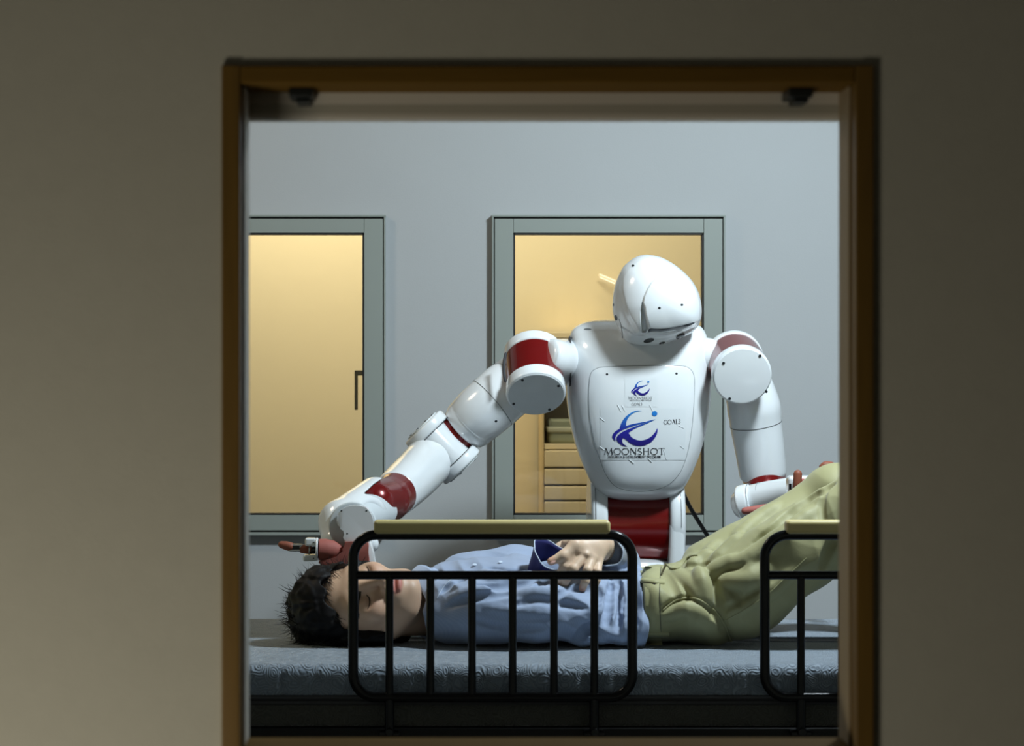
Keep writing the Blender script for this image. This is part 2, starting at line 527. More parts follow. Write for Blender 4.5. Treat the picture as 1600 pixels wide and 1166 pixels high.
# ------------------------------------------------------------------ implicit surfaces (surface nets)
class Field:
    def __init__(self, xs, ys, zs):
        self.xs, self.ys, self.zs = [np.asarray(a, np.float32) for a in (xs, ys, zs)]
        self.F = np.full((len(xs), len(ys), len(zs)), 0.3, np.float32)
    def sl(self, lo, hi):
        r = []
        for arr, a, b in zip((self.xs, self.ys, self.zs), lo, hi):
            i = max(int(np.searchsorted(arr, a)) - 1, 0)
            j = min(int(np.searchsorted(arr, b)) + 1, len(arr))
            r.append(slice(i, max(j, i + 1)))
        return tuple(r)
    def grid(self, s):
        return np.meshgrid(self.xs[s[0]], self.ys[s[1]], self.zs[s[2]], indexing='ij', sparse=True)
    def put(self, s, d, k, mode='add'):
        f = self.F[s]
        if mode == 'add':
            if k <= 0:
                self.F[s] = np.minimum(f, d)
                return
            h = np.clip(0.5 + 0.5 * (f - d) / k, 0, 1)
            self.F[s] = f * (1 - h) + d * h - k * h * (1 - h)
        else:
            h = np.clip(0.5 - 0.5 * (f + d) / k, 0, 1)
            self.F[s] = f * (1 - h) - d * h + k * h * (1 - h)
    def capsule(self, a, b, ra, rb, k=0.02, mode='add'):
        a = np.array(a, float); b = np.array(b, float)
        m = max(ra, rb) + k * 1.5 + 0.012
        s = self.sl(np.minimum(a, b) - m, np.maximum(a, b) + m)
        X, Y, Z = self.grid(s)
        e = b - a
        L = e @ e + 1e-12
        t = np.clip(((X - a[0]) * e[0] + (Y - a[1]) * e[1] + (Z - a[2]) * e[2]) / L, 0, 1)
        d = np.sqrt((X - a[0] - e[0] * t) ** 2 + (Y - a[1] - e[1] * t) ** 2 + (Z - a[2] - e[2] * t) ** 2) - (ra + (rb - ra) * t)
        self.put(s, d.astype(np.float32), k, mode)
    def chain(self, pts, radii, k=0.02, mode='add'):
        for i in range(len(pts) - 1):
            self.capsule(pts[i], pts[i + 1], radii[i], radii[i + 1], k, mode)
    def ellipsoid(self, c, r, axes=None, k=0.02, mode='add'):
        c = np.array(c, float)
        R = np.eye(3) if axes is None else np.array([list(a) for a in axes], float)
        m = max(r) + k * 1.5 + 0.012
        s = self.sl(c - m, c + m)
        X, Y, Z = self.grid(s)
        q = 0
        q2 = 0
        for i in range(3):
            u = (X - c[0]) * R[i][0] + (Y - c[1]) * R[i][1] + (Z - c[2]) * R[i][2]
            q = q + (u / r[i]) ** 2
            q2 = q2 + (u / r[i] ** 2) ** 2
        k0 = np.sqrt(q)
        k1 = np.sqrt(q2) + 1e-9
        d = k0 * (k0 - 1) / k1
        self.put(s, d.astype(np.float32), k, mode)
    def trunk(self, stations, n=2.4, k=0.02, mode='add'):
        """body of elliptic sections along x; stations (x, yc, zc, wy, wz)"""
        st = np.array(stations, float)
        s = self.sl((st[0, 0] - 0.08, (st[:, 1] - st[:, 3]).min() - 0.05, (st[:, 2] - st[:, 4]).min() - 0.05),
                    (st[-1, 0] + 0.08, (st[:, 1] + st[:, 3]).max() + 0.05, (st[:, 2] + st[:, 4]).max() + 0.05))
        X, Y, Z = self.grid(s)
        x = np.clip(X, st[0, 0], st[-1, 0])
        g = [np.interp(x.ravel(), st[:, 0], st[:, i]).reshape(x.shape) for i in range(1, 5)]
        q = (np.abs((Y - g[0]) / g[2]) ** n + np.abs((Z - g[1]) / g[3]) ** n) ** (1 / n)
        d = (q - 1) * np.minimum(g[2], g[3])
        over = np.maximum(np.maximum(st[0, 0] - X, X - st[-1, 0]), 0)
        d = np.where(over > 0, np.sqrt(np.maximum(d, 0) ** 2 + over ** 2) + np.minimum(d, 0) * 0 , d)
        self.put(s, d.astype(np.float32), k, mode)
    def displace(self, fn, lo=None, hi=None):
        s = (slice(None),) * 3 if lo is None else self.sl(lo, hi)
        X, Y, Z = self.grid(s)
        self.F[s] += fn(X, Y, Z, self.F[s]).astype(np.float32)
    def mesh(self):
        Fd = self.F
        xs, ys, zs = self.xs, self.ys, self.zs
        ins = Fd < 0
        nx, ny, nz = Fd.shape
        cshape = (nx - 1, ny - 1, nz - 1)
        # active cells
        cnt = np.zeros(cshape, np.int8)
        for i in (0, 1):
            for j in (0, 1):
                for k in (0, 1):
                    cnt += ins[i:nx - 1 + i, j:ny - 1 + j, k:nz - 1 + k]
        act = (cnt > 0) & (cnt < 8)
        ci, cj, ck = np.nonzero(act)
        idx = np.full(cshape, -1, np.int32)
        idx[ci, cj, ck] = np.arange(len(ci))
        pos = np.zeros((len(ci), 3))
        num = np.zeros(len(ci))
        C = [(0, 0, 0), (1, 0, 0), (0, 1, 0), (0, 0, 1), (1, 1, 0), (1, 0, 1), (0, 1, 1), (1, 1, 1)]
        for a in range(8):
            for b in range(a + 1, 8):
                A, B = C[a], C[b]
                if sum(abs(A[t] - B[t]) for t in range(3)) != 1:
                    continue
                f0 = Fd[ci + A[0], cj + A[1], ck + A[2]]
                f1 = Fd[ci + B[0], cj + B[1], ck + B[2]]
                m = (f0 < 0) != (f1 < 0)
                t = np.where(m, f0 / np.where(m, f0 - f1, 1), 0)
                pa = np.stack([xs[ci + A[0]], ys[cj + A[1]], zs[ck + A[2]]], 1)
                pb = np.stack([xs[ci + B[0]], ys[cj + B[1]], zs[ck + B[2]]], 1)
                pos += np.where(m[:, None], pa + (pb - pa) * t[:, None], 0)
                num += m
        pos /= np.maximum(num, 1)[:, None]
        faces = []
        for ax in range(3):
            o1, o2 = [(1, 2), (2, 0), (0, 1)][ax]
            s0 = [slice(1, -1)] * 3
            s1 = [slice(1, -1)] * 3
            s0[ax] = slice(0, -1)
            s1[ax] = slice(1, None)
            a = ins[tuple(s0)]
            b = ins[tuple(s1)]
            e = np.nonzero(a != b)
            flip = a[e]
            base = [e[0].copy(), e[1].copy(), e[2].copy()]
            for t in range(3):
                if t != ax:
                    base[t] += 1
            def cell(d1, d2):
                c = [q.copy() for q in base]
                c[o1] -= d1
                c[o2] -= d2
                return idx[c[0], c[1], c[2]]
            q = np.stack([cell(1, 1), cell(0, 1), cell(0, 0), cell(1, 0)], 1)
            q = np.where(flip[:, None], q, q[:, ::-1])
            faces.append(q)
        faces = np.concatenate(faces)
        faces = faces[(faces >= 0).all(1)]
        return pos, faces

def keep_biggest(pos, faces):
    return pos, faces

def noise3(X, Y, Z, f, seed=0):
    r = np.random.RandomState(seed)
    v = 0
    for i in range(5):
        a = r.normal(size=3)
        a /= np.linalg.norm(a)
        b = r.normal(size=3)
        b /= np.linalg.norm(b)
        w_ = np.sin((X * b[0] + Y * b[1] + Z * b[2]) * f * 0.6 + r.rand() * 6)
        v = v + np.sin((X * a[0] + Y * a[1] + Z * a[2]) * f + 1.6 * w_ + r.rand() * 6)
    return v / 2.6

def ridge(X, Y, Z, d, f, seed=0, warp=1.4, wf=9.0):
    """long soft creases running across direction d"""
    d = np.array(d, float)
    d /= np.linalg.norm(d)
    n_ = noise3(X, Y, Z, wf, seed)
    s = np.sin((X * d[0] + Y * d[1] + Z * d[2]) * f + warp * n_)
    return 1 - np.abs(s) * 1.0

# ------------------------------------------------------------------ the setting
def at(px, d):
    return (px - CX) * d / F
def ht(py, d):
    return CZ - (py - CY) * d / F

RX0, RX1 = -2.2, 2.6       # side walls
Y0, YF, YB, YE = -0.9, 2.9, 6.6, 8.6
H = 2.5
struct = dict(kind='structure')

def wall_with_holes(name, xs, zs, holes, y0, y1, material):
    """solid wall slab with rectangular openings; holes = set of (i, j) cells left out"""
    bm = bmesh.new()
    vmap = {}
    def v(x, y, z):
        k = (round(x, 5), round(y, 5), round(z, 5))
        if k not in vmap:
            vmap[k] = bm.verts.new(k)
        return vmap[k]
    def solid(i, j):
        return 0 <= i < len(xs) - 1 and 0 <= j < len(zs) - 1 and (i, j) not in holes
    for i in range(len(xs) - 1):
        for j in range(len(zs) - 1):
            if not solid(i, j):
                continue
            xa, xb, za, zb = xs[i], xs[i + 1], zs[j], zs[j + 1]
            for y in (y0, y1):
                bm.faces.new([v(xa, y, za), v(xb, y, za), v(xb, y, zb), v(xa, y, zb)])
            if not solid(i - 1, j):
                bm.faces.new([v(xa, y0, za), v(xa, y1, za), v(xa, y1, zb), v(xa, y0, zb)])
            if not solid(i + 1, j):
                bm.faces.new([v(xb, y0, za), v(xb, y1, za), v(xb, y1, zb), v(xb, y0, zb)])
            if not solid(i, j - 1):
                bm.faces.new([v(xa, y0, za), v(xb, y0, za), v(xb, y1, za), v(xa, y1, za)])
            if not solid(i, j + 1):
                bm.faces.new([v(xa, y0, zb), v(xb, y0, zb), v(xb, y1, zb), v(xa, y1, zb)])
    return finish(name, bm_mesh(bm), material, smooth=False, **struct)

box('floor', (RX0 - .1, Y0 - .1, -0.1), (RX1 + .1, YE + .2, 0), 'floor', **struct)
box('ceiling', (RX0 - .1, Y0 - .1, H), (RX1 + .1, YE + .2, H + .1), 'ceiling', **struct)
box('wall_left', (RX0 - .1, Y0 - .1, 0), (RX0, YE + .2, H), 'wall', **struct)
box('wall_right', (RX1, Y0 - .1, 0), (RX1 + .1, YE + .2, H), 'wall', **struct)
box('wall_behind', (RX0, Y0 - .1, 0), (RX1, Y0, H), 'front_wall', **struct)
box('wall_far', (RX0, YE, 0), (RX1, YE + .1, H), 'warm_wall', **struct)

# front partition and its wooden window frame
FT = 0.10
ox0, ox1 = at(375, YF), at(1337, YF)
oz0, oz1 = ht(1172, YF), ht(130, YF)
casew = 0.021
wall_with_holes('wall_front', [RX0, ox0 - .012, ox1 + .012, RX1], [0, oz0 - .012, oz1 + .012, H], {(1, 1)}, YF + .008, YF + FT, 'front_wall')
win1 = box('window_1', (ox0 - casew, YF, oz0 - casew), (ox0, YF + FT, oz1 + casew), 'amber', bevel=.002, **struct)   # left jamb
box('jamb', (ox1, YF, oz0 - casew), (ox1 + casew, YF + FT, oz1 + casew), 'amber', win1, bevel=.002)
box('head_jamb', (ox0 + .0002, YF + .0005, oz1), (ox1 - .0002, YF + FT, oz1 + casew - .0008), 'amber_h', win1, bevel=.002)
box('sill', (ox0 + .0002, YF + .0005, oz0 - casew), (ox1 - .0002, YF + FT, oz0), 'amber_h', win1, bevel=.002)
# narrow recessed strips of the frame facing the bright room, its light put into their pale colour
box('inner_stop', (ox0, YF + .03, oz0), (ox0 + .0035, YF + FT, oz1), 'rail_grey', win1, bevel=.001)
box('inner_stop', (ox1 - .0035, YF + .03, oz0), (ox1, YF + FT, oz1), mat('lit_wood_reveal', (0.40, 0.31, 0.19), .6), win1, bevel=.001)

# back wall with two steel windows
TB = 0.12
w3 = (at(803, YB), at(1097, YB))
wz = (ht(803, YB), ht(366, YB))
w2 = (w3[0] - (at(803, YB) - at(568, YB)) - (w3[1] - w3[0]), at(568, YB))
wall_with_holes('wall_back', [RX0, w2[0] - .02, w2[1] + .02, w3[0] - .02, w3[1] + .02, RX1],
                [0, wz[0] - .02, wz[1] + .02, H], {(1, 1), (3, 1)}, YB, YB + TB, 'wall')

def back_window(name, x0, x1, handle_side):
    z0, z1 = wz
    fo = at(1128, YB) - at(1097, YB)          # sash face width
    bm = bmesh.new()
    zt, zb = z1 + (ht(342, YB) - ht(366, YB)), z0 - (ht(803, YB) - ht(829, YB))
    # outer frame, a thin projecting lip all round
    lip = .006
    X0, X1 = x0 - fo, x1 + fo
    yo = YB - .026
    add_box(bm, (X0 - lip, yo, zb - .010), (X0 - .0015, YB, zt + .006), .001, 1)
    add_box(bm, (X1 + .0015, yo, zb - .010), (X1 + lip, YB, zt + .006), .001, 1)
    add_box(bm, (X0 - lip - .001, yo - .001, zt + .0035), (X1 + lip + .001, YB, zt + .009), .001, 1)
    add_box(bm, (X0 - lip - .002, yo - .004, zb - .012), (X1 + lip + .002, YB, zb - .0035), .0015, 1)
    wn = finish(name, bm_mesh(bm, .6), 'sash', smooth=False, **struct)
    # dark groove behind the sash edge
    bm = bmesh.new()
    yg = YB - .018
    add_box(bm, (X0 - .002, yg, zb - .004), (X0 + .002, YB - .001, zt + .004))
    add_box(bm, (X1 - .002, yg, zb - .004), (X1 + .002, YB - .001, zt + .004))
    add_box(bm, (X0, yg, zt - .001), (X1, YB - .001, zt + .004))
    add_box(bm, (X0, yg, zb - .004), (X1, YB - .001, zb + .001))
    finish('groove', bm_mesh(bm), 'gasket', wn, smooth=False)
    ys = YB - .024
    g = .0022
    e = .0012
    box('sash_stile', (X0 + e, ys, zb + e), (x0 - g, YB + .02, zt - e), 'sash', wn, bevel=.0012)
    box('sash_stile', (x1 + g, ys, zb + e), (X1 - e, YB + .02, zt - e), 'sash', wn, bevel=.0012)
    box('sash_rail', (x0 - g + .0004, ys + .0005, z1 + g), (x1 + g - .0004, YB + .02, zt - e), 'sash', wn, bevel=.0012)
    box('sash_rail', (x0 - g + .0004, ys + .0005, zb + e), (x1 + g - .0004, YB + .02, z0 - g), 'sash', wn, bevel=.0012)
    bm = bmesh.new()
    t = .0046
    yq = YB - .0215
    add_box(bm, (x0 - g, yq, z0 - g), (x0 + t - g, YB + .012, z1 + g))
    add_box(bm, (x1 - t + g, yq, z0 - g), (x1 + g, YB + .012, z1 + g))
    add_box(bm, (x0 - g, yq, z1 + g - t), (x1 + g, YB + .012, z1 + g))
    add_box(bm, (x0 - g, yq, z0 - g), (x1 + g, YB + .012, z0 - g + t))
    finish('gasket', bm_mesh(bm), 'gasket', wn, smooth=False)
    box('pane', (x0, YB - .003, z0), (x1, YB + .003, z1), 'glass', wn)
    # frame on the far side of the glass, with its lever
    if handle_side:
        a = x1 - at(568 + CX - 555, YB)
        hx0, hx1 = at(553.5, YB), at(568, YB)
        bm = bmesh.new()
        add_box(bm, (hx0, YB + .02, ht(587, YB)), (hx1 + .01, YB + .03, ht(579, YB)), .0015, 2)
        add_box(bm, (hx0, YB + .02, ht(641, YB)), (hx0 + .0085, YB + .03, ht(579.5, YB)), .002, 2)
        finish('lever_handle', bm_mesh(bm, .6), 'handle', wn)
    return wn
back_window('window_2', w2[0], w2[1], True)
back_window('window_3', w3[0], w3[1], False)

# ------------------------------------------------------------------ grey rail across the head of the front window
yr = YF + FT
bra = empty('blind_rail', (0.1, yr + .03, ht(170, yr + .03)), 'grey blind rail across the head of the wood-framed window', 'rail')
xa, xb = ox0 - .05, ox1 + .05
zt = ht(146, yr + .02)
box('upper_channel', (xa, yr, ht(166, yr + .02)), (xb, yr + .022, zt + .02), 'rail_grey', bra, bevel=.001)
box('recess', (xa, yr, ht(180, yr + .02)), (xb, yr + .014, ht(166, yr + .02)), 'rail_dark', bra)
box('lower_channel', (xa, yr, ht(191, yr + .03)), (xb, yr + .03, ht(179, yr + .03)), 'rail_grey', bra, bevel=.002)
for px in (474, 1240):
    x = at(px, yr)
    b_ = box('bracket', (x - .014, YF + .04, ht(160, yr)), (x + .014, yr + .001, oz1), 'bracket', bra, bevel=.002)
    box('bracket_clip', (x - .006, YF + .05, ht(167, yr)), (x + .010, yr + .001, ht(160, yr)), 'bracket', b_, bevel=.001)

# ------------------------------------------------------------------ next room, with views mirrored in the panes built as solid things
dc = 8.35
cab = empty('reflection', (at(900, dc), dc + .12, 0), 'pale wood cabinet with open niche, mirrored in the pane but built solid behind it, beside the robot', 'reflection')  # furniture built solid for shapes taken as reflected in the pane
cx0, cx1 = at(846, dc), at(960, dc)
tk = .02
cz_top = ht(519, dc)
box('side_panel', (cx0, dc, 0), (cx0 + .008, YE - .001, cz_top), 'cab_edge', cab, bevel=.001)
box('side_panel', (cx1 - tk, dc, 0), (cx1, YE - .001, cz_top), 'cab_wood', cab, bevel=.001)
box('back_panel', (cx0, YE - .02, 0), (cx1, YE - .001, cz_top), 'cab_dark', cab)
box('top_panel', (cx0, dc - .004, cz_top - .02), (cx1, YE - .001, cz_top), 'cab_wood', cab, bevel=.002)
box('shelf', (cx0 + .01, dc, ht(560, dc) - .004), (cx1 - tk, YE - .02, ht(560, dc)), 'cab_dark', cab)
box('shelf', (cx0 + .01, dc - .003, ht(702, dc)), (cx1 - tk, YE - .02, ht(694, dc)), 'cab_wood', cab, bevel=.001)
for a, b in ((704, 730), (733, 757), (760, 781), (784, 840), (843, 900), (903, 960)):
    box('drawer_front', (cx0 + .010, dc - .012, ht(b, dc)), (cx1 - tk, dc + .01, ht(a, dc)), 'cab_wood', cab, bevel=.003)
bk = empty('reflected_box', ((cx0 + cx1) / 2, dc + .1, ht(693, dc)), 'grey-green box with rounded top inside the cabinet niche, part of the mirrored view built solid', 'box')
box('carton', (cx0 + .025, dc + .03, ht(693.6, dc)), (cx1 - .03, dc + .16, ht(655, dc)), mat('greygreen_box', (0.24, 0.27, 0.19), .7), bk, bevel=.012, segs=3)
box('lid', (cx0 + .02, dc + .025, ht(676, dc)), (cx1 - .025, dc + .165, ht(668, dc)), mat('greygreen_lid', (0.45, 0.47, 0.36), .7), bk, bevel=.004)

ld = 8.45
lt = empty('streak_tubes', P(950, 437, ld), 'two thin bright lamp tubes standing in for a glint mirrored in the glass, left of the robot head', 'streak')  # added glowing tubes for a glint reflected in the glass
tubem = mat('glint_tube_glow', (0.9, 0.9, 0.8), .5, emit=((1.0, 0.95, 0.82), 1.0))
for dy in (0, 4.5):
    tube('streak_tube', [P(937, 428.5 + dy, ld + .1), P(972, 443.5 + dy, ld + .05)], .0012, tubem, lt, segs=10, roundcap=3)
tube('streak_back', [P(936, 430.8, ld + .13), P(975, 447, ld + .1)], .004, 'warm_wall', lt, segs=10, roundcap=2)

# ------------------------------------------------------------------ bed
MZ = 0.712                       # top of the mattress
MY0, MY1, MX0, MX1 = 4.72, 5.62, -0.62, 1.36
bed = empty('metal_bed', (.37, 5.17, 0), 'black metal bed frame under the grey mattress', 'bed')
zf = ht(1137, 4.72)
box('side_beam', (MX0 - .02, MY0 - .004, zf - .075), (MX1 + .02, MY0 + .03, zf), 'bedframe', bed, bevel=.004)
box('side_beam', (MX0 - .02, MY1 - .03, zf - .075), (MX1 + .02, MY1 + .004, zf), 'bedframe', bed, bevel=.004)
box('platform', (MX0, MY0 + .031, zf - .03), (MX1, MY1 - .031, zf - .001), 'bedframe', bed, bevel=.002)
for x in (MX0 + .05, MX1 - .09):
    for y in (MY0 + .005, MY1 - .045):
        box('leg', (x, y, 0), (x + .04, y + .04, zf - .06), 'bedframe', bed, bevel=.003)
box('headboard', (MX0 - .05, MY0 - .01, .25), (MX0 - .022, MY1 + .01, .95), 'oak', bed, bevel=.008)
box('footboard', (MX1 + .022, MY0 - .01, .25), (MX1 + .05, MY1 + .01, .85), 'oak', bed, bevel=.008)

matr = empty('mattress', (.37, 5.17, zf), 'blue-grey quilted mattress with dark lower side, under the lying person', 'mattress')
def mattress_body(name, z0, z1, rb, rt, material, ribs, inset=0.0):
    """rounded slab; outline loops down the side, shallow quilting creases every 6 cm"""
    nx, ny = 330, 60
    prof = []
    for k in range(9):
        t = k / 8 * math.pi / 2
        prof.append((rt * (1 - math.sin(t)), z1 - rt * (1 - math.cos(t)) ))
    prof = [(rt * (1 - math.sin(k / 8 * math.pi / 2)), z1 - rt * (1 - math.cos(k / 8 * math.pi / 2))) for k in range(9)]
    prof += [(0, z1 - rt - (z1 - z0 - rt - rb) * f_) for f_ in (.33, .66)]
    prof += [(rb * (1 - math.cos(k / 5 * math.pi / 2)), z0 + rb * (1 - math.sin(k / 5 * math.pi / 2))) for k in range(6)]
    xs = np.linspace(MX0 + inset, MX1 - inset, nx)
    ysr = np.linspace(MY0 + inset, MY1 - inset, ny)
    ring = [(x, ysr[0], 0, -1) for x in xs[:-1]] + [(xs[-1], y, 1, 0) for y in ysr[:-1]] + \
           [(x, ysr[-1], 0, 1) for x in xs[::-1][:-1]] + [(xs[0], y, -1, 0) for y in ysr[::-1][:-1]]
    verts, faces = [], []
    cxm, cym = (MX0 + MX1) / 2, (MY0 + MY1) / 2
    hx, hy = (MX1 - MX0) / 2, (MY1 - MY0) / 2
    R_ = len(ring)
    def crease(x, y):
        if not ribs:
            return 0
        q = abs(((x + .031) / .0615) % 1 - .5) * 2
        q2 = max(0, 1 - (1 - q) * 6)
        return q2 * q2
    for off, z in prof:
        dep = smoothstep(z1 + .002, z1 - .016, z)
        for x, y, ax, ay in ring:
            sx = (x - cxm) / hx
            sy = (y - cym) / hy
            c = crease(x, y) * .0035 * dep + random.uniform(-.0003, .0003)
            verts.append((cxm + sx * (hx - off - c), cym + sy * (hy - off - c), z))
    for i in range(len(prof) - 1):
        for k in range(R_):
            k2 = (k + 1) % R_
            faces.append((i * R_ + k, i * R_ + k2, (i + 1) * R_ + k2, (i + 1) * R_ + k))
    # top surface: concentric shrink keeps the grid simple
    last = 0
    for m_ in range(1, 13):
        s = 1 - m_ / 13
        base = len(verts)
        for x, y, ax, ay in ring:
            sx = (x - cxm) / hx
            sy = (y - cym) / hy
            X_ = cxm + sx * (hx - rt) * 1.0
            if s < .98:
                pass
            Yv = cym + sy * (hy - rt) * s
            Xv = cxm + sx * (hx - rt - (1 - s) * (hy - rt))
            dz = .0012 * math.sin(Xv * 9 + 1) * math.sin(Yv * 11) if ribs else 0
            verts.append((Xv, Yv, z1 + dz))
        for k in range(R_):
            k2 = (k + 1) % R_
            faces.append((last + k2, last + k, base + k, base + k2))
        last = base
    faces.append(tuple(range(last, last + R_)))
    b0 = (len(prof) - 1) * R_
    faces.append(tuple(range(b0, b0 + R_))[::-1])
    me = from_arrays(verts, faces)
    o = finish(name, me, material, matr)
    return o
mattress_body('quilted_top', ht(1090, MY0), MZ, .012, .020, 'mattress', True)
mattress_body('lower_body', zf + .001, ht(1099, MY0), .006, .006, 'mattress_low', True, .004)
zs_ = (ht(1090, MY0) + ht(1099, MY0)) / 2
def rrect(x0, x1, y0, y1, r, z, n=8):
    pts = []
    for cx_, cy_, a0 in ((x1 - r, y0 + r, -90), (x1 - r, y1 - r, 0), (x0 + r, y1 - r, 90), (x0 + r, y0 + r, 180)):
        for k in range(n + 1):
            a = math.radians(a0 + 90 * k / n)
            pts.append(Vector((cx_ + r * math.cos(a), cy_ + r * math.sin(a), z)))
    return pts
for dz in (-.0045, .0045):
    tube('edge_tape', rrect(MX0 + .004, MX1 - .004, MY0 + .004, MY1 - .004, .02, zs_ + dz), .0048, 'tape', matr, segs=12, closed=True)

# ------------------------------------------------------------------ bed rails
RD = 4.695
def make_rail():
    s = RD
    x_ = lambda px: at(px, s)
    z_ = lambda py: ht(py, s)
    root = empty('bed_rail', (x_(770), s, zf - .02), 'black tubular bed rail with a full wooden top, in front of the man\'s chest', 'bed rail', 'guard rails along the near side of the bed')
    r = 8.0 * s / F
    x0, x1, zt_, zb_ = x_(552), x_(988), z_(836), z_(1090)
    R_ = 36 * s / F
    pts = []
    for cx_, cz_, a0 in ((x1 - R_, zt_ - R_, 90), (x1 - R_, zb_ + R_, 0), (x0 + R_, zb_ + R_, -90), (x0 + R_, zt_ - R_, 180)):
        for k in range(11):
            a = math.radians(a0 - 90 * k / 10)
            pts.append(Vector((cx_ + R_ * math.cos(a), s, cz_ + R_ * math.sin(a))))
    tube('rail_loop', pts, r, 'black', root, segs=20, closed=True, sharp=False)
    tube('cross_bar', [(x0, s, z_(899)), (x1, s, z_(899))], 6.8 * s / F, 'black', root, segs=18)
    for px in (608.5, 672.5, 737.5, 801, 865.5, 928.5):
        tube('bar', [(x_(px), s, z_(899)), (x_(px), s, z_(1090))], 6.3 * s / F, 'black', root, segs=18)
    for px in (608.5, 928.5):
        tube('post', [(x_(px), s, z_(1086)), (x_(px), s, z_(1142))], 7.6 * s / F, 'black', root, segs=18)
        c = box('clamp', (x_(px - 17), s - .012, zf - .014), (x_(px + 17), s + .0205, zf - .002), 'black', root, bevel=.004)
        lathe('clamp_knob', (x_(px), s - .022, z_(1143)), (x_(px), s - .010, z_(1143)), round_profile(.012, .008, .002), 'black', c, segs=20)
    bm = bmesh.new()
    add_box(bm, (x_(584), s - .019, z_(834)), (x_(953), s + .020, z_(812.5)), .0075, 5)
    finish('wooden_top', bm_mesh(bm, .8), 'oak', root)
    return root
def copy_thing(root, loc, label):
    r = root.copy()
    COL.objects.link(r)
    r.location = loc
    r['label'] = label
    for ch in list(root.children):
        c = ch.copy()
        COL.objects.link(c)
        c.parent = r
        c.matrix_parent_inverse = ch.matrix_parent_inverse
        for g in ch.children:
            d = g.copy()
            COL.objects.link(d)
            d.parent = c
            d.matrix_parent_inverse = g.matrix_parent_inverse
    return r
rail = make_rail()
copy_thing(rail, rail.location + Vector((at(1187, RD) - at(544, RD), 0, 0)), 'black bed rail cut off by the window frame, in front of the khaki trousers')

# ------------------------------------------------------------------ the robot
TD = 5.95
robot = empty('robot', (at(997, TD), TD, 0), 'white humanoid robot with dark red joints leaning over the lying man', 'robot')
def Rr(px, d):
    return px * d / F

def interp_rows(rows, n):
    return catmull(rows, n)

# torso: rows (py, left px, right px, front depth, back depth, forward shift)
rows = [(499, 955, 1040, .012, .03, .030), (500.5, 930, 1068, .030, .05, .028), (504, 913, 1084, .052, .065, .022), (511, 899, 1096, .075, .08, .014), (523, 891, 1103, .096, .095, .006),
        (545, 887.5, 1107, .112, .105, .0), (575, 885.5, 1109, .121, .11, 0), (610, 885, 1109.5, .124, .11, 0), (645, 888, 1107, .122, .11, 0),
        (680, 895, 1100.5, .117, .105, 0), (710, 904, 1092, .110, .10, 0), (738, 915, 1081, .100, .09, 0), (757, 925, 1071, .088, .08, 0),
        (769, 935, 1061, .072, .065, 0), (776, 946, 1050, .052, .045, 0), (780.5, 962, 1034, .028, .025, 0), (782, 985, 1010, .008, .008, 0)]
TR = interp_rows(rows, 10)
def torso_mesh():
    seg = 128
    verts = []
    n = 2.7
    for py, l, r, e, b, sh in TR:
        cx_ = at((l + r) / 2, TD)
        w_ = abs(at(r, TD) - at(l, TD)) / 2
        z = ht(py, TD)
        for k in range(seg):
            t = 2 * math.pi * k / seg
            c, s = math.cos(t), math.sin(t)
            x = w_ * math.copysign(abs(c) ** (2 / n), c)
            y = math.copysign(abs(s) ** (2 / n), s)
            y = y * (e if y < 0 else b)
            verts.append((cx_ + x, TD + y + sh, z))
    m = len(TR)
    faces = [(i * seg + k, i * seg + (k + 1) % seg, (i + 1) * seg + (k + 1) % seg, (i + 1) * seg + k) for i in range(m - 1) for k in range(seg)]
    faces.append(tuple(range(seg))[::-1])
    faces.append(tuple(range((m - 1) * seg, m * seg)))
    return from_arrays(verts, faces)
torso = finish('torso', torso_mesh(), 'robot', robot)
_tz = np.array([ht(r[0], TD) for r in TR])
def torso_front(x, z):
    o = np.argsort(_tz)
    g = [np.interp(z, _tz[o], TR[o, i]) for i in range(1, 6)]
    cx_ = at((g[0] + g[1]) / 2, TD)
    w_ = (at(g[1], TD) - at(g[0], TD)) / 2
    q = min(abs((x - cx_) / w_), 1) ** 2.7
    return TD - g[2] * (1 - q) ** (1 / 2.7) + g[4]
def on_torso(px, py, off=0.001):
    d = TD - .12
    for _ in range(6):
        p = P(px, py, d)
        d = torso_front(p.x, p.z) - off
    return P(px, py, d)
def torso_disc(name, px, py, rx, ry, material, parent, off=.0012, seg=20):
    vs_ = [on_torso(px, py, off)] + [on_torso(px + rx * math.cos(2 * math.pi * k / seg), py + ry * math.sin(2 * math.pi * k / seg), off * .3) for k in range(seg)]
    fs = [(0, 1 + k, 1 + (k + 1) % seg) for k in range(seg)]
    return finish(name, from_arrays(vs_, fs), material, parent)

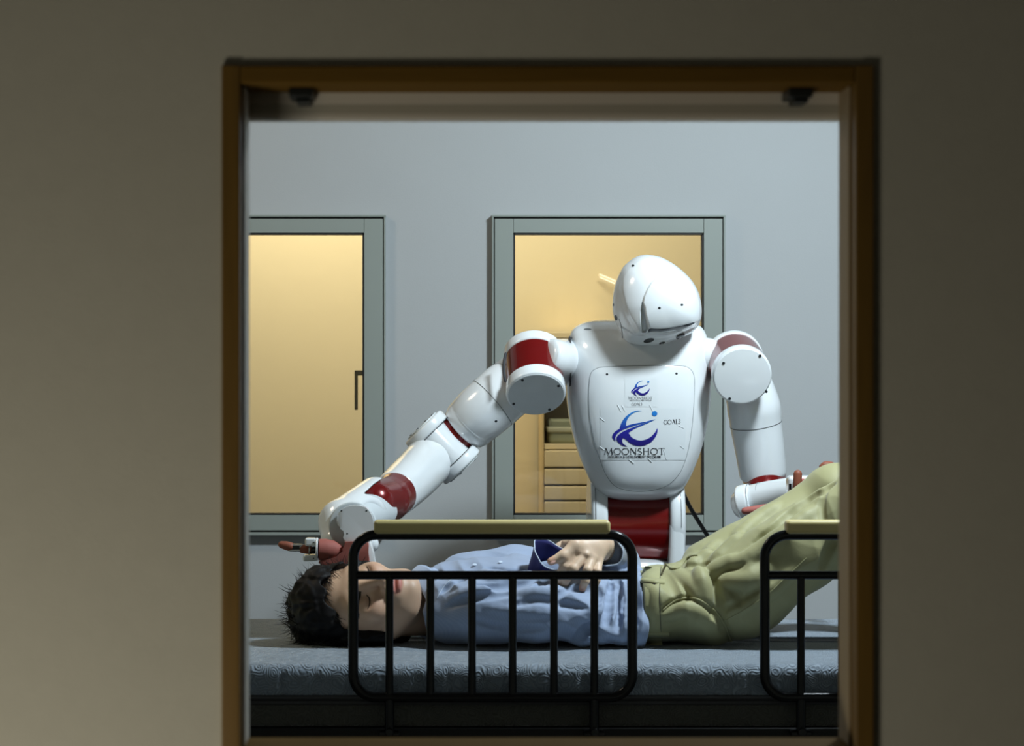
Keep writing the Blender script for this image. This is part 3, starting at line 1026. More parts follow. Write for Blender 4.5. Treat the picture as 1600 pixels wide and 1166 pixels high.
# chest panel: slightly proud shell with a seam round it
panel = [(921, 592), (924, 582), (932, 576), (945, 573.5), (1000, 571.5), (1060, 571.5), (1074, 574), (1082, 581), (1085, 592), (1085, 610), (1083, 650),
         (1078, 690), (1070, 722), (1058, 745), (1036, 762), (1000, 768), (965, 762), (948, 744), (938, 720), (928, 690), (921, 650), (919.5, 615)]
pc = catmull(panel + [panel[0]], 8)[:-1]
def shell_patch(name, outline, off, material, parent, rings=14):
    c = outline.mean(0)
    vs_, fs = [], []
    n = len(outline)
    for i in range(rings + 1):
        s = 1 - i / (rings + 1)
        o_ = off if i > 0 else 0.0002
        sc = s if i != 1 else 1 - .35 / (rings + 1)
        for q in outline:
            p = c + (q - c) * sc
            vs_.append(on_torso(p[0], p[1], o_))
    vs_.append(on_torso(c[0], c[1], off))
    for i in range(rings):
        for k in range(n):
            k2 = (k + 1) % n
            fs.append((i * n + k, i * n + k2, (i + 1) * n + k2, (i + 1) * n + k))
    b = rings * n
    for k in range(n):
        fs.append((b + k, b + (k + 1) % n, len(vs_) - 1))
    return finish(name, from_arrays(vs_, fs), material, parent)
cp = shell_patch('chest_panel', pc, .0012, 'robot', torso)
tube('panel_seam', [on_torso(a[0], a[1], .0004) for a in pc], .00055, 'softseam', torso, segs=6, closed=True)
for px, py in ((948.5, 585), (1057, 584)):
    torso_disc('screw', px, py, 2.8, 2.4, 'screw', torso, .0024)
torso_disc('shoulder_vent', 918, 514.5, 6, 1.6, 'softseam', torso, .001)

# printed stickers: paper sheets, emblem and lettering, all lying on the chest panel
def decal_poly(name, poly_px, material, parent, off, cuts=3):
    """flat print: triangulated outline mapped on to the chest"""
    bm = bmesh.new()
    for poly in poly_px:
        vs_ = [bm.verts.new((p[0], p[1], 0)) for p in poly]
        bm.faces.new(vs_)
    bm.normal_update()
    bmesh.ops.triangulate(bm, faces=bm.faces, ngon_method='EAR_CLIP')
    if cuts:
        for _ in range(cuts):
            long_ = [e for e in bm.edges if (e.verts[0].co - e.verts[1].co).length > 5]
            if not long_:
                break
            bmesh.ops.subdivide_edges(bm, edges=long_, cuts=1)
            bmesh.ops.triangulate(bm, faces=bm.faces)
    for v in bm.verts:
        v.co = on_torso(v.co.x, v.co.y, off)
    me = bpy.data.meshes.new('mesh')
    bm.to_mesh(me)
    bm.free()
    return finish(name, me, material, parent, smooth=True)

def rr(x0, y0, x1, y1, tilt=0):
    n = 8
    a = [(x0 + (x1 - x0) * k / n, y0 + tilt * k / n) for k in range(n + 1)]
    b = [(x1 - (x1 - x0) * k / n, y1 + tilt * (1 - k / n)) for k in range(n + 1)]
    return a + b
def sheet(x0, y0, x1, y1, nx, ny):
    vs_ = [on_torso(x0 + (x1 - x0) * i / nx, y0 + (y1 - y0) * j / ny, .0017) for j in range(ny + 1) for i in range(nx + 1)]
    fs = [(j * (nx + 1) + i, j * (nx + 1) + i + 1, (j + 1) * (nx + 1) + i + 1, (j + 1) * (nx + 1) + i) for j in range(ny) for i in range(nx)]
    return finish('sticker_sheet', from_arrays(vs_, fs), 'paper', torso)
sheet(976, 591, 1027, 636, 20, 16)
sheet(938, 638, 1071, 719, 44, 28)
# small tape bumps along the sticker edges
for (x0, y0, x1, y1) in ((965, 633, 970, 643), (972, 634, 976, 642), (1015, 633, 1020, 643), (938, 653, 944, 658), (937, 698, 944, 703), (1037, 703, 1041, 718), (983, 718, 990, 724),
                         (1012, 716, 1018, 722), (1063, 697, 1068, 701), (1060, 665, 1068, 669)):
    tube('tape_tab', [on_torso(x0, y0, .002), on_torso(x1, y1, .002)], .0007, 'paper', torso, segs=8, roundcap=2)

K6 = 1 / 6.477
def crop(pts, cx_=900, cy_=560):
    return [(cx_ + x * K6, cy_ + y * K6) for x, y in pts]
def smooth_poly(pts, n=5):
    c = catmull(list(pts), n)
    return [tuple(q) for q in c]
# emblem outlines: crescent top, twin comet tails, lower crescent
up = smooth_poly([(672, 533), (620, 530), (560, 550), (500, 595), (462, 650), (444, 700), (440, 725)]) + smooth_poly([(508, 688), (508, 655), (520, 620), (548, 580), (590, 550), (630, 537), (672, 533)])[:-1]
tail1 = smooth_poly([(812, 612), (700, 642), (560, 668), (470, 702), (400, 738), (368, 780), (372, 812), (400, 842)]) + smooth_poly([(398, 800), (420, 762), (480, 722), (600, 680), (720, 645), (812, 612)])[:-1]
tail2 = smooth_poly([(812, 616), (700, 668), (600, 710), (530, 755)]) + smooth_poly([(560, 800), (620, 828), (680, 830), (750, 800), (800, 750), (824, 708), (818, 770), (770, 840), (700, 880), (630, 888), (560, 868), (500, 820), (474, 808)]) + \
        smooth_poly([(466, 835), (480, 868), (518, 893), (470, 884), (425, 850), (410, 812), (430, 775), (500, 730), (600, 690), (700, 655), (812, 616)])[:-1]
def emblem(name, fn, parent):
    polys = [[fn(p) for p in crop(s)] for s in (up, tail1, tail2)]
    c = [(796 + 27 * math.cos(2 * math.pi * k / 24), 560 + 26 * math.sin(2 * math.pi * k / 24)) for k in range(24)]
    polys.append([fn(p) for p in crop(c)])
    return decal_poly(name, polys, 'logo', parent, .0026, cuts=2)
emblem('moon_emblem', lambda p: p, torso)
def small(p):   # big emblem box -> small emblem box
    return (986.5 + (p[0] - 956.8) * (1014.8 - 986.5) / (1027.3 - 956.8), 595 + (p[1] - 641.8) * (618.5 - 595) / (697.9 - 641.8))
emblem('moon_emblem', small, torso)

# lettering: strokes with thick and thin widths, unit square glyphs (y down)
def circle_stroke(cx_, cy_, rx, ry, a0=0, a1=360, n=22):
    return [(cx_ + rx * math.cos(math.radians(a0 + (a1 - a0) * k / n)), cy_ + ry * math.sin(math.radians(a0 + (a1 - a0) * k / n))) for k in range(n + 1)]
G = {
 'M': (1.15, [([(.08, 1), (.22, 0)], .05), ([(.22, 0), (.58, .98)], .11), ([(.58, .98), (.93, 0)], .05), ([(.93, 0), (1.06, 1)], .11), ([(0, 1), (.17, 1)], .035), ([(.96, 1), (1.15, 1)], .035), ([(.13, 0), (.26, 0)], .035), ([(.9, 0), (1.03, 0)], .035)]),
 'O': (1.0, [(circle_stroke(.5, .5, .44, .47), .085)]),
 'N': (.95, [([(.14, 1), (.14, 0)], .05), ([(.14, 0), (.82, 1)], .11), ([(.82, 1), (.82, 0)], .05), ([(.03, 1), (.25, 1)], .035), ([(.72, 0), (.93, 0)], .035), ([(.03, 0), (.16, 0)], .035)]),
 'S': (.6, [(circle_stroke(.30, .25, .21, .22, -25, -270, 14) + circle_stroke(.30, .74, .23, .24, -90, 155, 14), .085)]),
 'H': (.95, [([(.17, 0), (.17, 1)], .1), ([(.79, 0), (.79, 1)], .1), ([(.17, .48), (.79, .48)], .045), ([(.05, 0), (.29, 0)], .035), ([(.05, 1), (.29, 1)], .035), ([(.67, 0), (.91, 0)], .035), ([(.67, 1), (.91, 1)], .035)]),
 'T': (.85, [([(.42, 0), (.42, 1)], .1), ([(.03, .02), (.82, .02)], .05), ([(.04, 0), (.02, .16)], .035), ([(.81, 0), (.84, .16)], .035), ([(.3, 1), (.54, 1)], .035)]),
 'G': (.95, [(circle_stroke(.5, .5, .44, .47, -40, -330, 24), .085), ([(.86, .55), (.86, .86)], .09), ([(.74, .54), (.96, .54)], .035)]),
 'A': (.9, [([(.06, 1), (.45, 0)], .05), ([(.45, 0), (.84, 1)], .1), ([(.2, .66), (.7, .66)], .04)]),
 'L': (.65, [([(.15, 0), (.15, 1)], .1), ([(.05, 1), (.6, 1)], .045), ([(.6, 1), (.62, .85)], .035), ([(.03, 0), (.27, 0)], .035)]),
 '3': (.55, [(circle_stroke(.24, .25, .2, .22, -150, 90, 12) + circle_stroke(.22, .72, .24, .26, -90, 140, 12), .075)]),
 ' ': (.35, []),
}
def ribbon(pts, w_):
    out = []
    n = len(pts)
    L, R_ = [], []
    for i, p in enumerate(pts):
        a = pts[max(i - 1, 0)]
        b = pts[min(i + 1, n - 1)]
        t = (b[0] - a[0], b[1] - a[1])
        m = math.hypot(*t) + 1e-9
        nx, ny = -t[1] / m * w_ / 2, t[0] / m * w_ / 2
        L.append((p[0] + nx, p[1] + ny))
        R_.append((p[0] - nx, p[1] - ny))
    return L, R_
def lettering(name, text, x0, y0, x1, h, parent, tilt=0.0, fat=1.0, off=.0027):
    total = sum(G[c][0] for c in text) + .06 * (len(text) - 1)
    sx = (x1 - x0) / total
    vs_, fs = [], []
    cur = 0
    for c in text:
        wd, strokes = G[c]
        for pts, w_ in strokes:
            q = [((cur + a) * sx, b * h) for a, b in pts]
            if len(q) == 2:
                q = [(q[0][0] + (q[1][0] - q[0][0]) * t / 3, q[0][1] + (q[1][1] - q[0][1]) * t / 3) for t in range(4)]
            L, R_ = ribbon(q, w_ * h * fat)
            b0 = len(vs_)
            for a, b in zip(L, R_):
                for p in (a, b):
                    vs_.append(on_torso(x0 + p[0], y0 + p[1] + tilt * p[0], off))
            for k in range(len(L) - 1):
                fs.append((b0 + 2 * k, b0 + 2 * k + 1, b0 + 2 * k + 3, b0 + 2 * k + 2))
        cur += wd + .06
    return finish(name, from_arrays(vs_, fs), 'ink', parent)
lettering('lettering', 'MOONSHOT', 944, 700.5, 1039, 10.2, torso, tilt=-.002, fat=1.25)
lettering('lettering', 'MOONSHOT', 981.5, 620, 1019.5, 4.2, torso, fat=1.1)
lettering('lettering', 'GOAL3', 987, 629.5, 1003.5, 4.3, torso, fat=1.15)
lettering('lettering', 'GOAL3', 1037, 656.5, 1063.5, 7.0, torso, tilt=-.06, fat=1.2)
def sans_text(name, text, x0, y0, x1, h, parent, off=.0027):
    cu = bpy.data.curves.new('text', 'FONT')
    cu.body = text
    cu.offset = .018
    cu.resolution_u = 2
    o = bpy.data.objects.new('text', cu)
    COL.objects.link(o)
    dg = bpy.context.evaluated_depsgraph_get()
    me = bpy.data.meshes.new_from_object(o.evaluated_get(dg))
    bpy.data.objects.remove(o)
    xs = [v.co.x for v in me.vertices]
    ys = [v.co.y for v in me.vertices]
    a, b, c, d = min(xs), max(xs), min(ys), max(ys)
    for v in me.vertices:
        v.co = on_torso(x0 + (v.co.x - a) / (b - a) * (x1 - x0), y0 + h - (v.co.y - c) / (d - c) * h, off)
    return finish(name, me, 'ink', parent, smooth=False)
sans_text('small_lettering', 'RESEARCH & DEVELOPMENT PROGRAM', 950.5, 711.8, 1032, 4.4, torso)
sans_text('small_lettering', 'RESEARCH & DEVELOPMENT PROGRAM', 984, 625.2, 1017.5, 1.4, torso)

# neck
lathe('neck', P(1020, 520, TD + .01), P(1022, 470, TD - .05), [(0, .045), (.03, .042), (.085, .05)], 'robot_matt', robot)

# head: silhouette section swollen to real depth, with visor, side lobe and chin steps
HD = 5.84
sil = [(1010, 398), (998, 400), (985, 407), (971, 421), (961, 444), (957, 468), (957.5, 488), (963, 506), (970, 522), (980, 534.5), (998, 539.5), (1018, 540.5), (1036, 538), (1052, 533),
       (1070, 526), (1083, 518), (1092, 507), (1095.5, 490), (1094, 470), (1088, 452), (1078, 436), (1064, 422), (1049, 411), (1030, 401.5)]
silc = catmull(sil + [sil[0]], 12)[:-1]
hc = np.array([1024, 472.0])
lobe = [(966, 400), (968.5, 430), (967, 455), (971, 475), (978, 495), (989, 514), (993, 521), (998, 522.5), (1003, 521), (1004, 520), (1040, 522), (1070, 514), (1110, 500), (1120, 380)]
visor = [(997.5, 482), (1000, 467), (1005, 455), (1011, 445), (1020, 436.5), (1032, 432), (1060, 420), (1110, 410), (1110, 500), (1090, 501), (1086, 504), (1070, 510), (1046, 514.5), (1020, 515.5), (1009, 514.5), (1006, 505), (1003, 495)]
chin_ = [(940, 500), (966, 508), (990, 524), (1003, 524.5), (1008, 521), (1030, 521), (1060, 516.5), (1082, 508), (1092, 500), (1120, 500), (1120, 560), (940, 560)]
groove_ = [(996, 487), (998, 475), (1001, 482), (1003, 497), (1007, 515), (1004, 520), (999, 520), (997, 505)]
HDEP = .098
def head_disp(x, y):
    """outward offset in metres of the front face at pixel coordinates"""
    dv = sd_polygon(x, y, visor)
    dl = sd_polygon(x, y, lobe)
    dch = sd_polygon(x, y, chin_)
    dg = sd_polygon(x, y, groove_)
    o = .014 * smoothstep(3.5, -3.5, dl)
    fade = smoothstep(424, 452, y)
    o = o + .0065 * fade * smoothstep(1.0, -1.2, dv)
    o = o - .014 * smoothstep(1.2, -1.4, dg)
    o = o - .016 * smoothstep(1.0, -2.0, dch)
    return o
def head_mesh():
    rings, seg = 120, len(silc)
    vs_ = []
    for side in (-1, 1):
        for i in range(rings + 1):
            ph = i / rings * math.pi / 2            # 0 at rim, 90 at centre
            rr_ = math.cos(ph)
            pts = hc + (silc - hc) * rr_
            y = HDEP * math.sin(ph) ** .92
            if side < 0:
                disp = head_disp(pts[:, 0], pts[:, 1]) * min(1, math.sin(ph) * 2.2)
            else:
                disp = np.zeros(seg)
            for k in range(seg):
                p = P(pts[k, 0], pts[k, 1], HD)
                vs_.append((p.x, HD + side * (y * (1.0 if side < 0 else .85) + disp[k]), p.z))
    fs = []
    for s_ in (0, 1):
        b = s_ * (rings + 1) * seg
        for i in range(rings - 1):
            for k in range(seg):
                k2 = (k + 1) % seg
                q = (b + i * seg + k, b + i * seg + k2, b + (i + 1) * seg + k2, b + (i + 1) * seg + k)
                fs.append(q if s_ == 0 else q[::-1])
        # centre fan
        c = b + rings * seg
        for k in range(seg):
            k2 = (k + 1) % seg
            q = (b + (rings - 1) * seg + k, b + (rings - 1) * seg + k2, c)
            fs.append(q if s_ == 0 else q[::-1])
    # merge rim rings by reusing the front one
    b = (rings + 1) * seg
    fs = [tuple(v - b if b <= v < b + seg else v for v in f) for f in fs]
    me = from_arrays(vs_, fs)
    return me
head = finish('head', head_mesh(), 'robot', robot)
# y of the front of the head at a pixel (numerical, from the same formula)
_ang = np.arctan2(silc[:, 1] - hc[1], silc[:, 0] - hc[0])
_rad = np.hypot(silc[:, 0] - hc[0], silc[:, 1] - hc[1])
_o = np.argsort(_ang)
def head_pt(px, py, off=0.0):
    a = math.atan2(py - hc[1], px - hc[0])
    R_ = np.interp(a, _ang[_o], _rad[_o], period=2 * math.pi)
    def y_at(qx, qy):
        s = min(math.hypot(qx - hc[0], qy - hc[1]) / R_, 1)
        ph = math.acos(s)
        y = HDEP * math.sin(ph) ** .92
        disp = float(head_disp(np.array([qx]), np.array([qy]))[0]) * min(1, math.sin(ph) * 2.2)
        return HD - y - disp
    # follow the view ray
    qx, qy = px, py
    for _ in range(5):
        y = y_at(qx, qy) - off
        qx = CX + (px - CX) * y / HD
        qy = CY + (py - CY) * y / HD
    return Vector(((qx - CX) * HD / F, y, CZ - (qy - CY) * HD / F))
def head_mark(name, px, py, rx, ry, ang, material, off=.0012, parent=None, seg=24):
    ca, sa = math.cos(math.radians(ang)), math.sin(math.radians(ang))
    vs_ = [head_pt(px, py, off)]
    for k in range(seg):
        t = 2 * math.pi * k / seg
        u, v = rx * math.cos(t), ry * math.sin(t)
        vs_.append(head_pt(px + u * ca - v * sa, py + u * sa + v * ca, off * .5))
    fs = [(0, 1 + k, 1 + (k + 1) % seg) for k in range(seg)]
    return finish(name, from_arrays(vs_, fs), material, parent or head)
for px, py, ang, s, lf in ((1013.8, 532.3, -14, 1, .002), (1063.5, 525.8, -26, .9, .0045)):
    head_mark('camera_eye', px, py, 8.6 * s, 3.4 * s, ang, 'hole', lf)
head_mark('sensor_hole', 1034.5, 536.3, 5, 1.6, -16, 'hole', .0016)
for px, py in ((989, 415), (1030.3, 481.5), (1065.5, 476.6)):
    head_mark('screw', px, py, 2.2, 1.7, 0, 'screw', .001)
head_mark('ear_hole', 962.3, 496.8, 2.3, 4.4, -12, 'hole', .002)
head_mark('sensor_hole', 958.6, 476.5, .8, 2.2, 0, 'hole', .0015)
tube('side_seam', [head_pt(x, y, .0003) for x, y in catmull([(967, 498), (970, 507), (972, 519), (972.3, 529)], 6)], .0007, 'seam', head, segs=6)
# mouth slot: a deep dark strip under the visor lip
sl_u = catmull([(1012.5, 518), (1015.5, 513.6), (1030, 514.0), (1046, 513.0), (1065, 509.0), (1085, 503.3)], 6)
sl_l = catmull([(1013, 519.6), (1018, 519.8), (1034, 520.0), (1052, 518.0), (1070, 513.4), (1085, 505.6)], 6)
vs_ = []
for a, b in zip(sl_u, sl_l):
    vs_ += [head_pt(a[0], a[1], .0015), head_pt((a[0] + b[0]) / 2, (a[1] + b[1]) / 2, .0042), head_pt(b[0], b[1], .0015)]
fs = []
for k in range(len(sl_u) - 1):
    for j in (0, 1):
        fs.append((3 * k + j, 3 * k + 3 + j, 3 * k + 4 + j, 3 * k + 1 + j))
finish('mouth_slot', from_arrays(vs_, fs), mat('slot_dark_plastic', (0.05, 0.06, 0.07), .35), head)

# ---- waist and base
WD = 6.0
def prism(name, poly, y0, y1, material, parent, bevel=.004, segs=3, dref=None, **props):
    """outline given in pixels at distance dref, real thickness y0..y1"""
    dref = dref or y0
    bm = bmesh.new()
    pts = [P(p[0], p[1], dref) for p in poly]
    a = [bm.verts.new((p.x, y0, p.z)) for p in pts]
    b = [bm.verts.new((p.x, y1, p.z)) for p in pts]
    bm.faces.new(a[::-1])
    bm.faces.new(b)
    n = len(a)
    side = []
    for i in range(n):
        bm.faces.new((a[i], a[(i + 1) % n], b[(i + 1) % n], b[i]))
    if bevel:
        es = [e for e in bm.edges if (e.verts[0] in a and e.verts[1] in a) or (e.verts[0] in b and e.verts[1] in b)]
        bmesh.ops.bevel(bm, geom=es, offset=bevel, segments=segs, profile=.5, affect='EDGES', clamp_overlap=True)
    return finish(name, bm_mesh(bm, .9), material, parent, **props)
lathe('waist_drum', P(938, 815, WD + .02), P(1048, 815, WD + .02), [(0, .02), (0, .103), (.165, .103), (.165, .02)], 'red', robot, segs=96)
lathe('waist_lower_drum', P(940, 880, WD + .03), P(1046, 880, WD + .03), round_profile(.16, .05, .01), 'red', robot, segs=64)
for a, b, nm in ((920, 945.5, 0), (1040.5, 1064.5, 1)):
    sgn = -1 if nm == 0 else 1
    ws = lathe('waist_side', P(a, 812, WD + .02), P(b, 812, WD + .02), round_profile(Rr(b - a, WD), .122, .012), 'robot', robot, segs=96)
    box('waist_side_skirt', (at(a, WD), WD - .10, ht(905, WD)), (at(b, WD), WD + .12, ht(812, WD)), 'robot', ws, bevel=.012, segs=4)
    xx = at(b, WD) if nm == 0 else at(a, WD)
    xs_ = at(927, WD) if nm == 0 else at(1058, WD)
    tube('side_seam', [(xs_, WD + .02 - .1225 * math.cos(t), ht(812, WD) + .1225 * math.sin(t)) for t in np.linspace(-.1, 1.2, 16)] , .0007, 'softseam', ws, segs=6)
lathe('pelvis', P(990, 868, WD + .02), P(990, 1010, WD + .02), [(0, .05), (.01, .105), (.04, .125), (.1, .13), (.21, .12)], 'robot', robot, segs=64, scale=(1, 1))
lathe('column', (at(992, WD), WD + .02, ht(1000, WD)), (at(992, WD), WD + .02, .3), [(0, .11), (.25, .12), (ht(1000, WD) - .3, .15)], 'robot', robot, segs=48)
box('mobile_base', (at(992, WD) - .27, WD - .25, .05), (at(992, WD) + .27, WD + .35, .34), 'robot', robot, bevel=.05, segs=4)
for sx in (-.2, .2):
    for sy in (-.16, .26):
        lathe('wheel', (at(992, WD) + sx - .02, WD + sy, .05), (at(992, WD) + sx + .02, WD + sy, .05), round_profile(.04, .05, .008), 'seam', robot, segs=24)

# power cable leaving the back of the waist
cbl = catmull([P(1040, 735, 6.12), P(1062, 762, 6.13), P(1080, 796, 6.15), P(1104, 835, 6.18), P(1135, 885, 6.2), P(1160, 960, 6.25)], 8)
tail_ = catmull([tuple(P(1160, 960, 6.25)), (at(1168, 6.3), 6.35, .35), (at(1175, 6.3), 6.4, .01), (at(1260, 6.3), 6.5, .008), (at(1500, 6.3), 6.5, .008)], 10)[1:]
tube('power_cable', list(cbl) + list(tail_), .0052, 'cable', segs=12, label='black cable running down from behind the robot waist to the floor', category='cable')

# ---- arm towards the man's head (picture left)
ARM = robot
def vec(px, py, d):
    return P(px, py, d)
# shoulder link
v_ = catmull([P(906, 566, 6.02), P(894, 567, 5.985), P(878, 563, 5.915), P(864, 559, 5.85), P(857, 557, 5.838)], 4)
tube('shoulder_link', v_, list(np.interp(np.linspace(0, 1, len(v_)), [0, .3, .6, 1], [.062, .056, .047, .038])), 'robot', robot, segs=48, roundcap=4, capflat=.2, sharp=False)
lathe('shoulder_ring', P(889, 566, 5.92), P(892, 566, 5.92), round_profile(.003, .0600, .001), 'seam', robot, segs=48)
# shoulder drum: axis leans towards the viewer and down
ax = Vector((.02, -.72, -.70)).normalized()
sc_ = P(835, 581, 5.86)
half = .070
a_ = sc_ - ax * half
rs = Rr(46.5, 5.86)
sd = lathe('shoulder_drum', a_ + ax * .018, a_ + ax * .128, [(0, rs * .3), (0, rs * .955), (.11, rs * .955), (.11, rs * .3)], 'red', robot, segs=96)
lathe('drum_cap', a_, a_ + ax, round_profile(.030, rs, .006), 'robot', sd, segs=96)
lathe('drum_cap', a_ + ax * .112, a_ + ax, round_profile(.032, rs, .005), 'robot', sd, segs=96)
cf = lathe('drum_face', a_ + ax * .1405, a_ + ax, round_profile(.005, rs * .945, .002), 'robot_matt', sd, segs=96)
fx, fy, fz = frame_from(ax)
for an in (35, 120, 215, 300):
    an = math.radians(an)
    c = a_ + ax * .1452 + (fx * math.cos(an) + fy * math.sin(an)) * rs * .84
    lathe('screw', c, c + ax, round_profile(.0018, .0034, .0006), 'screw', sd, segs=14)
# upper arm
def ring_on(path, i, rad, name, parent, material='softseam', th=.0008):
    t = (Vector(path[min(i + 1, len(path) - 1)]) - Vector(path[max(i - 1, 0)])).normalized()
    x, y, z = frame_from(t)
    c = Vector(path[i])
    return tube(name, [c + (x * math.cos(a) + y * math.sin(a)) * rad for a in np.linspace(0, 2 * math.pi, 49)[:-1]], th, material, parent, segs=6, closed=True)
ua = catmull([P(818, 588, 5.955), P(796, 607, 5.915), P(773, 627, 5.895), P(752, 645, 5.895), P(738, 658, 5.905), P(727, 669, 5.91)], 6)
ur = list(np.interp(np.linspace(0, 1, len(ua)), [0, .25, .6, .9, 1], [Rr(42, 5.95), Rr(46, 5.9), Rr(45.5, 5.88), Rr(42.5, 5.9), Rr(40, 5.91)]))
upper = tube('upper_arm', ua, ur, 'robot', robot, segs=72, roundcap=6, sharp=False, capflat=.36)
ring_on(ua, 13, ur[13] + .0002, 'arm_seam', upper)
ring_on(ua, 6, ur[6] + .0002, 'arm_seam', upper)
# hugging fork shells round the drum
tube('fork_gap', catmull([P(790.5, 551, 5.82), P(787.8, 565, 5.81), P(787.2, 580, 5.80), P(790, 598, 5.79)], 5), [.001] + [.0034] * 14 + [.001], 'seam', upper, segs=10)
for px, py in ((776.5, 601), (778.8, 650), (720.3, 679.5)):
    # small screws on the near side of the sleeve
    best = None
    for p, r_ in zip(ua, ur):
        pr = P(px, py, p[1] - r_)
        dd = (pr - Vector(p)).length
        if best is None or dd < best[0]:
            best = (dd, Vector(p), r_)
    _, c, r_ = best
    t = (P(727, 667, 5.91) - P(806, 598, 5.87)).normalized()
    off = P(px, py, c.y - .75 * r_) - c
    off = (off - t * off.dot(t)).normalized()
    s0 = c + off * r_ + t * 0
    lathe('screw', s0 - off * .001, s0 + off, round_profile(.0025, .0033, .0006), 'screw' if px > 750 else 'robot', upper, segs=14)
# elbow
ra = tube('elbow_band', [P(740, 655, 5.91), P(718, 675, 5.915), P(704, 689, 5.91)], [Rr(37, 5.9), Rr(36.5, 5.9), Rr(34, 5.9)], 'red', robot, segs=64)
ED = 5.885
ev = (P(723, 731, ED) - P(662, 668, ED)).normalized()
ec = P(692, 699, ED)
er = Rr(37, ED)
eh = Rr(43.5, ED)
el = lathe('elbow_drum', ec - ev * eh * .66, ec + ev, round_profile(eh * 1.32, er * 1.02, .001), 'robot', robot, segs=80, up=(0, 1, 0), scale=(1.0, .74))
for s in (-1, 1):
    st = ec + ev * s * eh * (.655)
    lathe('drum_cap', st, st + ev * s, round_profile(eh * .40, er * 1.03, .006), 'robot', el, segs=80)
    cpt = ec + ev * s * eh * .657
    x, y, z = frame_from(ev)
    tube('elbow_seam', [cpt + (x * math.cos(a) + y * math.sin(a)) * (er * 1.03 + .0001) for a in np.linspace(0, 2 * math.pi, 49)[:-1]], .0009, 'seam', el, segs=6, closed=True)
    e_end = st + ev * s * eh * .40
    lathe('cap_disc', e_end - ev * s * .001, e_end + ev * s, round_profile(.004, er * .8, .001), 'robot_matt', el, segs=48)
    for an in (20, 110, 200, 290):
        an = math.radians(an)
        c = e_end + ev * s * .003 + (x * math.cos(an) + y * math.sin(an)) * er * .66
        lathe('screw', c, c + ev * s, round_profile(.0018, .003, .0005), 'screw', el, segs=12)
# forearm
fa = catmull([P(680, 711, 5.885), P(669, 722, 5.86), P(652, 740, 5.79), P(632, 759, 5.70), P(618, 772, 5.64)], 7)
fr = list(np.interp(np.linspace(0, 1, len(fa)), [0, .25, .6, 1], [Rr(37, 5.88), Rr(39.5, 5.84), Rr(38.5, 5.74), Rr(35.5, 5.64)]))
fore = tube('forearm', fa, fr, 'robot', robot, segs=72, roundcap=3, sharp=False, capflat=.2)
x, y, z = frame_from(P(627, 769, 5.0) - P(626, 770, 5.0))
sp = P(628, 770, 5.395 - fr[-1] * .96)
# red wrist band, with the white wrist shell laid over it
wb = catmull([P(624, 766, 5.66), P(613, 777, 5.61), P(602, 787, 5.57), P(590, 793, 5.53), P(578, 797, 5.50)], 5)
notch = [(600, 736), (599, 747), (584, 757), (569, 771), (580, 774), (590, 777.5), (598, 784), (604, 794), (607, 806), (608, 830), (660, 840), (690, 740)]
def notch_sd(A):
    X, Y, Z = A.grid((slice(None),) * 3)
    qx = CX + X * F / Y + 0 * Z
    qy = CY - (Z - CZ) * F / Y + 0 * X
    return (sd_polygon(qx, qy, notch) * 5.5 / F).astype(np.float32)
bf_ = Field(np.arange(at(545, 5.4), at(665, 5.7), .0023), np.arange(5.42, 5.74, .0023), np.arange(ht(840, 5.6), ht(735, 5.6), .0023))
bf_.capsule(P(626, 765, 5.67), P(607, 781, 5.60), Rr(34.4, 5.67), Rr(34.6, 5.6), .004)
bf_.capsule(P(607, 781, 5.60), P(585, 785, 5.53), Rr(34.6, 5.6), Rr(34, 5.53), .004)
bf_.F = np.maximum(bf_.F, notch_sd(bf_))
v_, f_ = bf_.mesh()
band = finish('wrist_band', from_arrays(v_, f_), 'red', robot)
lathe('screw', P(629, 770, 5.585), P(629, 770, 5.57), round_profile(.004, .003, .0006), 'steel', band, segs=14)
wf = Field(np.arange(at(480, 5.35), at(630, 5.6), .0022), np.arange(5.22, 5.66, .0022), np.arange(ht(895, 5.4), ht(730, 5.4), .0022))
wf.capsule(P(587, 780, 5.53), P(534, 816, 5.39), Rr(34.5, 5.53), Rr(35, 5.39), .01)
wf.capsule(P(534, 818, 5.39), P(524, 848, 5.34), Rr(31, 5.39), Rr(24, 5.33), .02)
wf.capsule(P(548, 822, 5.39), P(578, 850, 5.33), Rr(30, 5.39), Rr(14, 5.33), .02)
# saddle cut that shows the red band beside it
wf.F = np.maximum(wf.F, -notch_sd(wf) + .0006)
wf.ellipsoid(P(590, 806, 5.40), (Rr(24, 5.4), .05, Rr(26, 5.4)), k=.012, mode='cut')
v_, f_ = wf.mesh()
wshell = finish('wrist_shell', from_arrays(v_, f_), 'robot', robot)
tube('wrist_filler', [P(560, 810, 5.42), P(590, 797, 5.54)], [Rr(27, 5.4), Rr(32, 5.54)], 'robot_matt', wshell, segs=40, roundcap=3)

